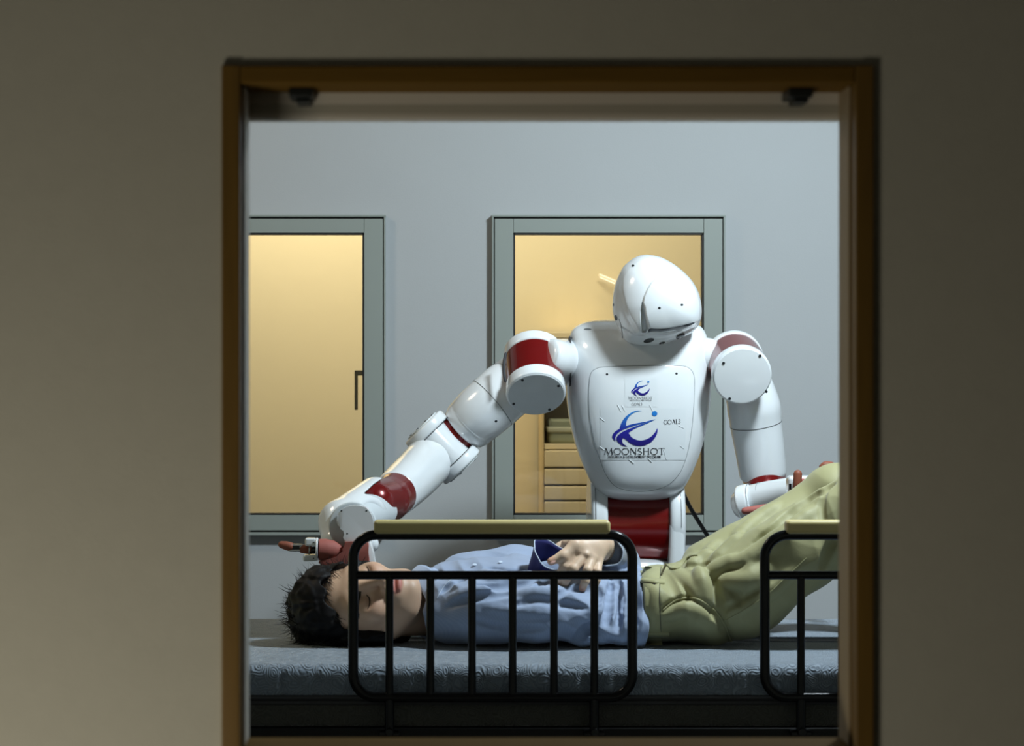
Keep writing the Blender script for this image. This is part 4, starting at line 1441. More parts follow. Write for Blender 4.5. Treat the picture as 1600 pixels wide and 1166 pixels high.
# hand over the man's head
HY = 5.19
hand = prism('hand_plate', catmull([(526, 812), (529, 802), (537, 794), (549, 790), (562, 790), (573, 794), (580, 803), (584, 816), (583, 828), (578, 838), (576, 849), (541, 849), (539, 838), (535, 826), (528, 820), (526, 812)], 4)[:-1],
             HY - .012, HY + .02, 'robot', robot, .003, dref=HY)
for px, py in ((533.5, 798.5), (572.5, 798.5), (542.5, 834)):
    c = P(px, py, HY - .0115)
    lathe('screw', c, c + Vector((0, -1, 0)), round_profile(.0008, .0018, .0003), 'screw', hand, segs=12)
lathe('wrist_disc', P(551, 822, HY + .025), P(551, 822, HY + .06), round_profile(.13, Rr(38, HY), .004), 'robot_matt', hand, segs=64)
palm = prism('palm', catmull([(540, 846), (558, 845.5), (575, 846), (576, 862), (577, 880), (566, 883), (548, 884), (524, 883), (501, 880.5), (500, 876), (516, 872), (530, 867), (537, 858)], 4),
             HY - .020, HY + .03, 'pink', robot, .004, dref=HY)
prism('palm_back', [(574, 838), (580, 846), (585, 866), (589, 888), (588, 906), (572, 906), (572, 846)], HY - .012, HY + .04, 'robot', palm, .004, dref=HY)
box('knuckle_housing', tuple(P(499, 906, HY - .012)), tuple(P(576, 882, HY - .012) + Vector((0, .045, 0))), 'robot', palm, bevel=.003)
for x0, x1, y0, y1 in ((504, 518, 888, 897), (529, 545, 893.5, 903), (557, 569, 888, 896)):
    box('knuckle_slot', (at(x0, HY), HY - .0135, ht(y1, HY)), (at(x1, HY), HY - .0115, ht(y0, HY)), 'hole', palm, bevel=.0005)
for px in (500, 524, 548, 573):
    tube('knuckle_seam', [P(px + .8, 884, HY - .0125), P(px, 905, HY - .0125)], .0008, 'seam', palm, segs=6)
for k in range(4):          # fingers curled behind the crown of the head
    px = 507 + 18 * k
    fg = tube('finger', [P(px, 896, HY + .02), P(px - 2, 915, HY + .04), P(px - 2, 932, HY + .055), P(px, 948, HY + .06)], [.009, .0088, .0085, .0075], 'robot', robot, segs=16, roundcap=3)
    tube('finger_pad', [P(px, 948, HY + .061), P(px + 1, 956, HY + .062)], [.0085, .007], 'brown', fg, segs=16, roundcap=3)
# thumb
cone_a, cone_b = P(496, 859, HY - .006), P(537, 860, HY - .002)
tl = (cone_b - cone_a).length
th = lathe('thumb_mount', cone_a, cone_b, [(0, .010), (.003, Rr(16.5, HY)), (tl * .3, Rr(17.2, HY)), (tl * .62, Rr(15, HY)), (tl * .88, Rr(9.5, HY)), (tl, Rr(4, HY))], 'pink', robot, segs=64)
lathe('thumb_ring', P(493.5, 858.5, HY - .006), P(498, 858.6, HY - .006), round_profile(.0045, Rr(18.2, HY), .0015), 'robot', th, segs=64)
for y0, y1, x0 in ((840.5, 853, 477), (866.5, 876.5, 474)):
    b_ = box('thumb_bracket', (at(x0, HY), HY - .018, ht(y1, HY)), (at(494.5, HY), HY + .012, ht(y0, HY)), 'robot', th, bevel=.004, segs=4)
    c = P(490, (y0 + y1) / 2 + 1, HY - .0175)
    lathe('screw', c, c + Vector((0, -1, 0)), round_profile(.0015, .0014, .0004), 'screw', b_, segs=12)
tube('thumb_joint', [P(482, 860.5, HY - .004), P(496, 859.5, HY - .004)], .0075, 'hole', th, segs=20)
fs_ = tube('thumb_segment', [P(471.5, 857.8, HY - .004), P(484, 859.3, HY - .004)], [.0088, .0090], 'brown', robot, segs=28, roundcap=1)
lathe('segment_ring', P(482.5, 859.2, HY - .004), P(485, 859.4, HY - .004), round_profile(.0025, .0098, .0006), 'steel', fs_, segs=28)
box('thumb_hinge', tuple(P(452, 862, HY - .010)), tuple(P(473, 850.5, HY - .010) + Vector((0, .013, 0))), 'steel', fs_, bevel=.0015)
box('hinge_slot', tuple(P(456, 859, HY - .0115)), tuple(P(468, 853, HY - .0115) + Vector((0, .0013, 0))), 'hole', fs_, bevel=.0004)
tube('thumb_tip', [P(440, 851.3, HY - .004), P(447, 852.8, HY - .004), P(453.5, 854.5, HY - .004)], [.0072, .0090, .0093], 'brown', robot, segs=28, roundcap=4)

# ---- arm towards the knees (picture right)
v_ = catmull([P(1085, 556, 5.93), P(1104, 557, 5.92), P(1122, 560, 5.91), P(1142, 566, 5.90), P(1162, 574, 5.90)], 4)
tube('shoulder_link', v_, list(np.interp(np.linspace(0, 1, len(v_)), [0, .35, .7, 1], [.046, .042, .038, .042])), 'robot', robot, segs=48, sharp=False)
ax2 = Vector((.03, -.955, -.29)).normalized()
sc2 = P(1160, 588, 5.80)
r2 = Rr(46.8, 5.80)
a2 = sc2 - ax2 * .145
sd2 = lathe('shoulder_drum', a2 + ax2 * .02, a2 + ax2 * .125, [(0, r2 * .3), (0, r2 * .96), (.105, r2 * .96), (.105, r2 * .3)], 'red', robot, segs=96)
lathe('drum_cap', a2 - ax2 * .002, a2 + ax2, round_profile(.026, r2, .006), 'robot', sd2, segs=96)
lathe('drum_cap', a2 + ax2 * .116, a2 + ax2, round_profile(.027, r2, .005), 'robot', sd2, segs=96)
lathe('drum_face', a2 + ax2 * .1405, a2 + ax2, round_profile(.0045, r2 * .955, .002), 'robot', sd2, segs=96)
fx, fy, fz = frame_from(ax2)
def on_face(px, py):
    # intersect view ray with cap plane
    n_ = ax2
    p0 = a2 + ax2 * .145
    d_ = (P(px, py, 1.0) - Vector((0, 0, CZ)))
    o_ = Vector((0, 0, CZ))
    t = (p0 - o_).dot(n_) / d_.dot(n_)
    return o_ + d_ * t
for px, py in ((1130.5, 567.5), (1187.5, 556), (1197.3, 612), (1140, 623)):
    c = on_face(px, py)
    lathe('screw', c, c + ax2, round_profile(.0016, .0033, .0006), 'screw', sd2, segs=14)
ub = catmull([P(1168, 600, 5.93), P(1177, 632, 5.935), P(1181, 662, 5.945), P(1187, 702, 5.955), P(1192, 740, 5.965)], 7)
ubr = list(np.interp(np.linspace(0, 1, len(ub)), [0, .3, .55, 1], [Rr(38, 5.86), Rr(42.5, 5.84), Rr(41, 5.8), Rr(38, 5.74)]))
upper2 = tube('upper_arm', ub, ubr, 'robot', robot, segs=72, roundcap=9, sharp=False, capflat=.46)
ring_on(ub, 14, ubr[14] + .0002, 'arm_seam', upper2, 'seam', .0007)
lathe('screw', P(1186, 661, 5.945 - ubr[14] * .97), P(1186, 661, 5.70), round_profile(.002, .0033, .0006), 'screw', upper2, segs=14)
tube('elbow_band', catmull([P(1188, 716, 5.98), P(1192, 734, 5.98), P(1195, 752, 5.965), P(1197, 768, 5.93)], 4), [Rr(a, 5.8) for a in np.interp(np.linspace(0, 1, 13), [0, .5, 1], [35.5, 36, 30])], 'red', robot, segs=64, roundcap=2, sharp=False)
fa2 = [P(1168, 786, 5.84), P(1200, 779, 5.80), P(1236, 771, 5.74), P(1262, 767, 5.68)]
lw = tube('forearm', fa2, [Rr(27, 5.84), Rr(27, 5.8), Rr(25, 5.74), Rr(22, 5.68)], 'robot', robot, segs=60, roundcap=2)
ex = (P(1149, 790.5, 5.83) - P(1200, 779, 5.80)).normalized()
cst = P(1176, 784.5, 5.82)
lathe('drum_cap', cst, cst + ex, round_profile(.030, Rr(30, 5.82), .007), 'robot', lw, segs=60)
lathe('cap_disc', cst + ex * .028, cst + ex * .04, round_profile(.004, Rr(24, 5.82), .001), 'robot_matt', lw, segs=60)
c = cst + ex * .0325 + Vector((0, -.02, .008))
lathe('screw', c, c + ex, round_profile(.0014, .003, .0005), 'screw', lw, segs=12)
x, y, z = frame_from(ex)
for q in (.0, -.022):
    cc = cst + ex * (q)
    rr_ = Rr(30, 5.82) if q == 0 else Rr(27.3, 5.82)
    tube('forearm_seam', [cc + (x * math.cos(a) + y * math.sin(a)) * (rr_ + .0002) for a in np.linspace(0, 2 * math.pi, 49)[:-1]], .0006, 'softseam', lw, segs=6, closed=True)
h2 = box('hand_body', tuple(P(1232, 806, 5.50)), tuple(P(1290, 744, 5.50) + Vector((0, .05, 0))), 'robot', robot, bevel=.010, segs=4)
box('hand_slot', (at(1232.5, 5.5), 5.498, ht(765, 5.5)), (at(1236.5, 5.5), 5.502, ht(756, 5.5)), 'hole', h2)
tube('finger', [P(1246.5, 741, 5.46), P(1246, 752, 5.46), P(1245, 768, 5.46), P(1247, 785, 5.47)], [.0092, .0094, .0094, .009], 'brown', robot, segs=28, roundcap=4)
tube('finger', [P(1164, 798.5, 5.50), P(1180, 797, 5.50), P(1200, 794, 5.50), P(1230, 790, 5.51)], [.0078, .0092, .0095, .0095], 'pink', robot, segs=28, roundcap=4)
tube('finger', catmull([P(1284, 729.5, 5.49), P(1291, 727, 5.49), P(1302, 730, 5.50), P(1304, 745, 5.52), P(1288, 760, 5.53)], 4), list(np.interp(np.linspace(0, 1, 17), [0, .2, 1], [.0060, .0085, .0095])), 'brown', robot, segs=24, roundcap=4, sharp=False)
prism('palm', [(1240, 748), (1286, 748), (1288, 800), (1240, 800)], 5.488, 5.505, 'pink', robot, .004, dref=5.5)
for y_ in (770, 790):
    tube('finger', catmull([P(1280, y_, 5.50), P(1300, y_ - 3, 5.48), P(1316, y_ - 2, 5.45), P(1322, y_ + 2, 5.42)], 4), .0092, 'brown', robot, segs=20, roundcap=4, sharp=False)

# ------------------------------------------------------------------ the man on the mattress
person = empty('person', (at(840, 5.15), 5.15, MZ), 'man in a light blue shirt and khaki trousers lying on his back, eyes closed', 'person')
def V(*a):
    return np.array(a, float)
HC = np.array(P(561, 950, 5.08))            # centre of the head
th_ = math.radians(56)
U = V(-1, 0, -.04); U /= np.linalg.norm(U)   # towards the crown
Fw = V(0, -math.sin(th_), math.cos(th_)); Fw -= U * (Fw @ U); Fw /= np.linalg.norm(Fw)
Rt = np.cross(U, Fw)                          # sideways
AX = [U, Fw, Rt]
def L(u, f, r):
    return HC + U * u + Fw * f + Rt * r

def make_body():
    xs = np.concatenate([np.arange(at(440, 5), at(690, 5), .0021), np.arange(at(690, 5) + .0035, at(855, 5), .006), np.arange(at(855, 5), at(962, 5), .0019), np.arange(at(962, 5) + .004, at(1500, 5), .007)])
    ys = np.concatenate([np.arange(4.86, 5.22, .0021), np.arange(5.222, 5.50, .006)])
    zs = np.arange(MZ - .004, ht(715, 5.3), .0021)
    B = Field(xs, ys, zs)
    # skull and face
    B.ellipsoid(L(.030, -.008, 0), (.094, .096, .077), AX, .0)
    B.ellipsoid(L(-.035, .028, 0), (.078, .062, .060), AX, .03)
    B.ellipsoid(L(-.088, .050, 0), (.030, .034, .036), AX, .03)
    B.ellipsoid(L(-.107, .066, 0), (.014, .017, .020), AX, .02)
    for s in (-1, 1):
        B.capsule(L(-.045, -.005, s * .056), L(-.094, .045, s * .032), .020, .018, .03)     # jaw line
        B.ellipsoid(L(-.030, .064, s * .040), (.026, .022, .024), AX, .02)                 # cheek
        B.ellipsoid(L(.016, .078, s * .027), (.009, .011, .024), AX, .018)                 # brow
        B.ellipsoid(L(-.014, .089, s * .033), (.013, .013, .017), AX, .012, 'cut')         # socket
        B.ellipsoid(L(-.014, .069, s * .032), (.0135, .0155, .018), AX, .006)              # lid over the eye
    B.capsule(L(.006, .084, 0), L(-.050, .108, 0), .0070, .0095, .012)                      # nose
    B.ellipsoid(L(-.052, .108, 0), (.009, .010, .010), AX, .006)
    for s in (-1, 1):
        B.ellipsoid(L(-.053, .098, s * .0125), (.008, .010, .007), AX, .006)
        B.ellipsoid(L(-.0605, .1005, s * .006), (.003, .006, .0035), AX, .003, 'cut')
    B.ellipsoid(L(-.072, .082, 0), (.018, .014, .028), AX, .015)                            # mouth mound
    B.ellipsoid(L(-.0705, .0955, 0), (.0055, .0065, .021), AX, .004)
    B.ellipsoid(L(-.0820, .0945, 0), (.0065, .0070, .018), AX, .004)
    B.ellipsoid(L(-.0762, .1035, 0), (.0016, .008, .024), AX, .003, 'cut')
    for s in (-1, 1):                                                                       # ears
        B.ellipsoid(L(-.018, -.008, s * .080), (.030, .017, .006), AX, .006)
        B.ellipsoid(L(-.016, -.004, s * .086), (.018, .009, .005), AX, .004, 'cut')
    # neck, trunk
    nb = P(690, 945, 5.16)
    B.capsule(L(-.07, -.015, 0), nb, .053, .060, .03)
    B.trunk([(at(680, 5.16), 5.16, .79, .07, .055), (at(715, 5.18), 5.19, .785, .15, .062), (at(800, 5.2), 5.2, .785, .155, .068), (at(960, 5.2), 5.2, .785, .135, .062), (at(1060, 5.15), 5.16, .785, .145, .062)], k=.02)
    # far arm: shoulder, elbow, wrist
    B.chain([P(735, 925, 5.36), P(955, 935, 5.36), P(950, 872, 5.16), P(938, 852, 5.055)], [.040, .028, .026, .024], .01)
    # near arm
    B.chain([P(715, 958, 5.06), P(900, 968, 5.03), P(885, 925, 5.08), P(882, 866, 5.13)], [.040, .022, .022, .022], .01)
    # hidden hand under the visible one
    B.capsule(P(882, 866, 5.13), P(905, 852, 5.14), .024, .024, .015)
    for i in range(4):
        B.chain([P(905, 848 + 5 * i, 5.13 - .016 * i), P(930, 850 + 4 * i, 5.11 - .016 * i), P(946, 858 + 4 * i, 5.10 - .014 * i)], [.0095, .0085, .007], .006)
    B.chain([P(884, 862, 5.11), P(886, 850, 5.10), P(899, 843, 5.09)], [.012, .010, .009], .008)
    # visible hand: back of the palm, knuckles, four fingers, thumb
    W0 = P(938, 850, 5.052)
    B.chain([W0, P(926, 856, 5.035), P(915, 862, 5.022)], [.025, .022, .018], .012)
    for k, (px, py, d, r_) in enumerate(((903, 863, 5.012, .0105), (914.5, 867, 5.010, .0105), (925.5, 872, 5.012, .0100), (935, 876, 5.020, .0092))):
        B.capsule(P(930 + 4 * (k - 1.5), 852 + 1.5 * k, 5.040), P(px, py, d), .0150, r_, .012)
    FG = [
        ([(903, 863, 5.012), (881.5, 884.5, 4.996), (873.5, 903, 5.000), (874.5, 915.5, 5.010)], (.0105, .0093, .0084, .0074)),
        ([(914.5, 867, 5.010), (896, 889, 4.990), (884, 906, 4.994), (881, 917, 5.004)], (.0105, .0095, .0086, .0075)),
        ([(925.5, 872, 5.012), (918, 891, 4.990), (914.5, 908, 4.990), (909.5, 920.5, 4.996)], (.0100, .0092, .0083, .0072)),
        ([(935, 876, 5.020), (933.5, 893, 5.000), (932, 907, 5.000), (930, 916, 5.006)], (.0090, .0080, .0074, .0064)),
    ]
    for pts, rad in FG:
        B.chain([P(*q) for q in pts], rad, .0035)
    B.chain([P(921, 853, 5.030), P(899, 853, 5.010), P(880, 869, 4.996), P(861, 877.5, 4.992)], [.017, .0135, .0105, .0078], .007)
    B.ellipsoid(P(903, 861.5, 5.003), (.006, .005, .005), k=.005)
    B.ellipsoid(P(916, 866, 5.001), (.005, .005, .004), k=.005)
    # legs under the trousers, ending in feet
    B.chain([P(1085, 945, 5.09), P(1335, 812, 5.04), P(1405, 950, 5.04), P(1480, 985, 5.02)], [.045, .030, .026, .024], .01)
    B.chain([P(1085, 930, 5.24), P(1300, 785, 5.30), P(1375, 940, 5.30), P(1440, 970, 5.28)], [.045, .030, .026, .024], .01)
    B.F[:, :, :3] = .01
    v, f = B.mesh()
    me = from_arrays(v, f)
    # skin tints with a place of their own: lips, cheeks, nose tip, fingertips, stubble
    co = np.asarray(v)
    rel = co - HC
    u, fw, r = rel @ U, rel @ Fw, rel @ Rt
    base = np.tile(np.array([0.60, 0.385, 0.255]), (len(co), 1))
    hand_m = (co[:, 0] > at(855, 5))
    base[hand_m] = [0.72, 0.52, 0.37]
    def blend(mask, col):
        nonlocal base
        base = base * (1 - mask[:, None]) + np.array(col) * mask[:, None]
    facem = (u < .11) & (fw > 0) & (co[:, 0] < at(690, 5))
    lips = facem * smoothstep(1.25, .8, np.sqrt(((u + .0765) / .0125) ** 2 + (r / .0225) ** 2)) * smoothstep(.086, .090, fw)
    stub = facem * smoothstep(.050, .030, np.hypot((u + .095) * .9, r * .8)) * .28 * (u < -.06)
    blend(stub, (0.36, 0.26, 0.20))
    chk = facem * smoothstep(.03, .0, np.hypot(u + .035, np.abs(r) - .042)) * .35
    blend(chk, (0.60, 0.30, 0.22))
    blend(lips * .9, (0.50, 0.17, 0.14))
    for pts, rad in FG + [([(880, 869, 4.996), (861, 877.5, 4.992)], (0, .0078))]:
        tp = np.array(P(*pts[-1]))
        blend(smoothstep(.016, .004, np.linalg.norm(co - tp, axis=1)) * .7, (0.66, 0.30, 0.20))
    ca = me.color_attributes.new('tint', 'FLOAT_COLOR', 'POINT')
    ca.data.foreach_set('color', np.concatenate([base, np.ones((len(co), 1))], 1).astype(np.float32).ravel())
    body = finish('body', me, 'skin', person)
    # finger nails
    for c, nrm, upv in (((910.0, 918.5, 4.9885), (-.1, -1, .25), (.3, 0, 1)), ((863.5, 877, 4.9845), (-.2, -1, .6), (1, 0, .4))):
        c = P(*c)
        x, y, z = frame_from(Vector(nrm), Vector(upv))
        vs_ = [c + z * .0006]
        for k in range(16):
            a = 2 * math.pi * k / 16
            vs_.append(c + x * .0062 * math.cos(a) + y * .0045 * math.sin(a) - z * .0008)
        finish('fingernail', from_arrays(vs_, [(0, 1 + k, 1 + (k + 1) % 16) for k in range(16)]), 'nail', body)
    return body
body = make_body()

def on_face_pt(u, r, lift=0.0):
    """march along -F from outside on to the face surface (uses the body mesh)"""
    o = Vector(L(u, .16, r))
    hit, loc, nrm, idx = body.ray_cast(o, Vector(-Fw))
    if not hit:
        return Vector(L(u, .09, r))
    return loc + Vector(Fw) * lift
# eyelash lines of the closed eyes, eyebrows
bpy.context.view_layer.update()
for s in (-1, 1):
    pts = []
    for t in np.linspace(0, 1, 13):
        r = s * (.017 + .031 * t)
        u = -.0200 - .0042 * math.sin(t * math.pi) + (.002 if t < .1 else 0)
        pts.append(on_face_pt(u, r, .0003))
    tube('eyelashes', pts, [.0004 + .0009 * math.sin(math.pi * min(t * 1.1 + .05, .9)) for t in np.linspace(0, 1, 13)], 'lash', body, segs=8)
    bv, bf = [], []
    for k in range(170):
        t = random.random()
        r = s * (.013 + .040 * t)
        u = -.0050 + .005 * math.sin(t * 2.4) + random.uniform(-.0032, .0032) * (1 - t * .6)
        a = on_face_pt(u, r, .0002)
        b = on_face_pt(u + random.uniform(-.001, .002), r + s * .006, .0012)
        v, f = tube_mesh([a, (a + b) / 2 + Vector(Fw) * .0004, b], [.0008, .0007, .0002], 4)
        o_ = len(bv)
        bv += v
        bf += [tuple(i + o_ for i in q) for q in f]
    finish('eyebrow', from_arrays(bv, bf), 'brow', body)

# hair: a solid cap with combed relief, and loose curls round its outline
def make_hair():
    h = .0022
    xs = np.arange(HC[0] - .16, HC[0] + .11, h)
    ys = np.arange(HC[1] - .15, HC[1] + .14, h)
    zs = np.arange(MZ - .002, HC[2] + .13, h)
    A = Field(xs, ys, zs)
    A.ellipsoid(L(.034, -.020, 0), (.110, .106, .092), AX, 0)
    A.ellipsoid(L(.080, .040, 0), (.048, .054, .068), AX, .02)
    A.ellipsoid(L(-.015, -.060, 0), (.090, .050, .074), AX, .02)
    A.ellipsoid(L(.0, .002, -.060), (.066, .050, .030), AX, .015)
    A.ellipsoid(L(.0, .002, .060), (.066, .050, .030), AX, .015)
    X, Y, Z = A.grid((slice(None),) * 3)
    u = (X - HC[0]) * U[0] + (Y - HC[1]) * U[1] + (Z - HC[2]) * U[2]
    f = (X - HC[0]) * Fw[0] + (Y - HC[1]) * Fw[1] + (Z - HC[2]) * Fw[2]
    r = (X - HC[0]) * Rt[0] + (Y - HC[1]) * Rt[1] + (Z - HC[2]) * Rt[2]
    A.F += (.005 * noise3(X, Y, Z, 70, 3) + .0032 * noise3(X * 1.0, Y, Z, 230, 5)).astype(np.float32)
    # cut the face window: keep behind a plane that slopes from the hairline to the ears
    hl = .066 - 9.0 * r * r + .006 * np.sin(r * 160)
    keep = np.minimum(hl - u, f - (.034 + .004 * np.sin(u * 90) - .45 * np.maximum(-u - .02, 0)))      # >0 inside the face window
    A.F = np.maximum(A.F, keep.astype(np.float32))
    ze = np.where(Z < MZ + .001, .02, -.02)
    v, fc = A.mesh()
    me = from_arrays(v, fc)
    hair = finish('hair', me, 'hair', person)
    bv, bf = [], []
    rnd = random.Random(3)
    def strand(p, d, curl, n=7, r0=.0009, length=.03):
        nonlocal bv, bf
        pts = []
        side = d.cross(Vector((rnd.uniform(-1, 1), rnd.uniform(-1, 1), rnd.uniform(-1, 1)))).normalized()
        q = Vector(p)
        pts.append(q.copy())
        dd = d.copy()
        for k in range(n):
            dd = (dd + side * curl).normalized()
            q = q + dd * length / n
            if q.z < MZ + .001:
                q.z = MZ + .001
            pts.append(q.copy())
        v, f = tube_mesh(pts, [r0 * (1 - .85 * k / n) for k in range(n + 1)], 4, cap=False)
        o_ = len(bv)
        bv += v
        bf += [tuple(i + o_ for i in t) for t in f]
    for _ in range(3200):
        a = rnd.uniform(0, 2 * math.pi)
        cz_ = rnd.uniform(-1, 1)
        sx = math.sqrt(1 - cz_ * cz_)
        n_ = U * cz_ + (Fw * math.cos(a) + Rt * math.sin(a)) * sx
        uu, ff = n_ @ U, n_ @ Fw
        if uu < -.3 or (ff > .45 and uu < .72):
            continue
        c = L(.030, -.016, 0)
        p = c + U * (n_ @ U) * .109 + Fw * (n_ @ Fw) * .103 + Rt * (n_ @ Rt) * .091
        if p[2] < MZ:
            continue
        d = Vector(Fw) * rnd.uniform(-.5, .6) + Vector(U) * rnd.uniform(-.4, .7) + Vector((rnd.uniform(-.8, .8), rnd.uniform(-.8, .8), rnd.uniform(-.8, .8)))
        d = (d - Vector(n_) * d.dot(Vector(n_))).normalized() + Vector(n_) * rnd.uniform(.0, .22)
        strand(p, d.normalized(), rnd.uniform(.30, .62), n=10, length=rnd.uniform(.016, .040), r0=rnd.uniform(.0006, .0013))
    # fringe wisps over the forehead
    for _ in range(80):
        r = rnd.uniform(-.055, .055)
        u0 = .072 - 9.0 * r * r
        a = on_face_pt(u0, r, .003)
        b = on_face_pt(u0 - rnd.uniform(.006, .022), r + rnd.uniform(-.035, .005), .0015)
        m_ = (a + b) / 2 + Vector(Fw) * .004
        v, f = tube_mesh([a, m_, b], [.0008, .0006, .0002], 4, cap=False)
        o_ = len(bv)
        bv += v
        bf += [tuple(i + o_ for i in t) for t in f]
    for _ in range(260):       # sideburn and temple, near and far side
        s = rnd.choice((-1, 1))
        u0 = rnd.uniform(-.045, .05)
        p = L(u0, rnd.uniform(-.02, .022), s * .071)
        strand(p, (Vector(-U) * 1 + Vector(Fw) * rnd.uniform(-.3, .5) + Vector(Rt) * s * .3).normalized(), rnd.uniform(.1, .3), length=.022, r0=.0009)
    cu = finish('hair_strands', from_arrays(bv, bf), 'hair', hair)
    cu['kind'] = 'stuff'
    return hair
make_hair()

# shirt -------------------------------------------------------------
def snap(obj_, px, py, lift=0.0, far=False):
    """point where the view ray meets the cloth, lifted along the normal"""
    o = Vector((0, 0, CZ))
    d = (P(px, py, 1.0) - o).normalized()
    hit, loc, nrm, idx = obj_.ray_cast(o, d)
    if not hit:
        return P(px, py, 5.05)
    if nrm.dot(d) > 0:
        nrm = -nrm
    return loc + nrm * lift

def fold_field(X, Y, Z, Fv, items):
    out = 0
    for (c, rad, d, f, amp, seed) in items:
        w_ = 1.0 if c is None else np.exp(-(((X - c[0]) / rad[0]) ** 2 + ((Y - c[1]) / rad[1]) ** 2 + ((Z - c[2]) / rad[2]) ** 2))
        out = out - amp * w_ * (ridge(X, Y, Z, d, f, seed) - .5)
    return out
def make_shirt():
    h = .0026
    A = Field(np.arange(at(640, 5.1), at(1025, 5.1), h), np.arange(4.92, 5.46, h), np.arange(MZ - .001, ht(835, 5.1), h))
    zc = .795
    A.trunk([(at(676, 5.18), 5.18, .800, .085, .060), (at(700, 5.2), 5.2, .795, .155, .070), (at(740, 5.2), 5.2, .795, .180, .080), (at(800, 5.2), 5.2, .795, .182, .086), (at(880, 5.2), 5.2, .790, .172, .080),
             (at(960, 5.18), 5.18, .785, .168, .076), (at(1009, 5.15), 5.155, .785, .178, .075)], n=2.3, k=.0)
    # far sleeve: shoulder to elbow, then back across the belly
    A.chain([P(728, 908, 5.34), P(800, 898, 5.36), P(900, 908, 5.36), P(962, 912, 5.33)], [.060, .058, .054, .050], .03)
    A.chain([P(962, 912, 5.33), P(966, 880, 5.20), P(961, 866, 5.11)], [.050, .040, .033], .02)
    # near sleeve: shoulder, elbow on the mattress, forearm rising to the dark cuff
    A.chain([P(706, 955, 5.06), P(760, 950, 5.03), P(840, 955, 5.01), P(905, 962, 5.01)], [.068, .066, .060, .050], .03)
    A.chain([P(905, 962, 5.01), P(905, 930, 5.04), P(880, 908, 5.07), P(858, 898, 5.09)], [.050, .046, .038, .026], .022)
    # loose hem on the near side
    A.ellipsoid(P(960, 985, 5.01), (.075, .05, .030), k=.03)
    A.ellipsoid(P(990, 985, 5.02), (.035, .05, .038), k=.02)
    # crease between sleeve and shirt side
    A.chain([P(925, 985, 4.955), P(905, 1001, 4.95), P(860, 1012, 4.95)], [.014, .016, .010], .012, 'cut')
    A.chain([P(640, 948, 5.10), P(683, 946, 5.13)], [.066, .056], .02, 'cut')
    items = [
        (None, None, (.35, .2, 1), 26, .0040, 11),
        (P(760, 930, 5.03), (.16, .09, .06), (.22, .3, 1), 44, .0085, 12),
        (P(860, 945, 5.0), (.11, .09, .07), (-.35, .2, 1), 52, .0075, 13),
        (P(905, 930, 5.0), (.06, .08, .06), (.8, .2, .9), 70, .0060, 14),
        (P(975, 940, 5.05), (.055, .16, .09), (1, .1, -.12), 100, .0080, 15),
        (P(720, 910, 5.1), (.06, .12, .05), (.9, .1, .6), 90, .0075, 16),
        (P(790, 890, 5.25), (.16, .10, .05), (.25, .1, 1), 85, .0060, 17),
        (P(915, 985, 4.98), (.06, .09, .03), (.6, .0, 1), 120, .0060, 18),
    ]
    A.displace(lambda X, Y, Z, Fv: fold_field(X, Y, Z, Fv, items) + .0016 * noise3(X, Y, Z, 60, 20))
    # flat hem end and mattress contact
    X, Y, Z = A.grid((slice(None),) * 3)
    A.F = np.maximum(A.F, (X - (at(1007, 5.05) + .003 * np.sin(Z * 60))).astype(np.float32))
    A.F[:, :, 0] = .01
    v, f = A.mesh()
    sh = finish('shirt', from_arrays(v, f), 'shirt', person)
    bpy.context.view_layer.update()
    def trace(pts, n=4):
        return [tuple(snap(sh, p[0], p[1], 0)) for p in catmull(pts, n)]
    def wave(q, r_):
        return [r_ * (.3 + .7 * math.sin(math.pi * (i + .5) / len(q))) for i in range(len(q))]
    valleys = [([(700, 948), (735, 935), (775, 930), (800, 928)], .0050), ([(745, 915), (780, 918), (815, 912), (838, 905)], .0050),
               ([(800, 945), (840, 938), (880, 945), (915, 950)], .0045), ([(838, 918), (852, 908), (866, 912)], .0045), ([(868, 935), (890, 920), (915, 922)], .0040),
               ([(955, 915), (950, 945), (948, 975)], .0060), ([(968, 912), (972, 950), (965, 985)], .0055), ([(985, 910), (984, 945), (992, 975)], .0050),
               ([(930, 905), (935, 930), (928, 955)], .0045), ([(690, 925), (705, 912), (728, 905)], .0035), ([(745, 970), (800, 985), (850, 982)], .0045),
               ([(930, 975), (915, 985), (900, 1003)], .0070), ([(760, 888), (800, 890), (825, 893)], .0040)]
    ridges = [([(705, 935), (745, 924), (790, 920)], .0080), ([(760, 905), (800, 903), (835, 898)], .0070), ([(810, 930), (850, 926), (890, 932)], .0080),
              ([(960, 915), (960, 945), (955, 975)], .0070), ([(977, 915), (980, 945), (975, 980)], .0065), ([(940, 915), (942, 940), (936, 960)], .0060), ([(760, 950), (810, 955), (860, 958)], .0070)]
    tv = [(trace(p), r_) for p, r_ in valleys]
    tr_ = [(trace(p), r_) for p, r_ in ridges]
    for q, r_ in tr_:
        q = [(a, b + r_ * .7, c) for a, b, c in q]
        A.chain(q, wave(q, r_ * 1.2), .010)
    for q, r_ in tv:
        A.chain(q, wave(q, r_ * 1.3), .009, 'cut')
    A.F[:, :, 0] = .01
    v, f = A.mesh()
    me = from_arrays(v, f)
    old = sh.data
    sh.data = me
    me.materials.append(M['shirt'])
    me.polygons.foreach_set('use_smooth', [True] * len(me.polygons))
    bpy.data.meshes.remove(old)
    bpy.context.view_layer.update()
    return sh
shirt = make_shirt()
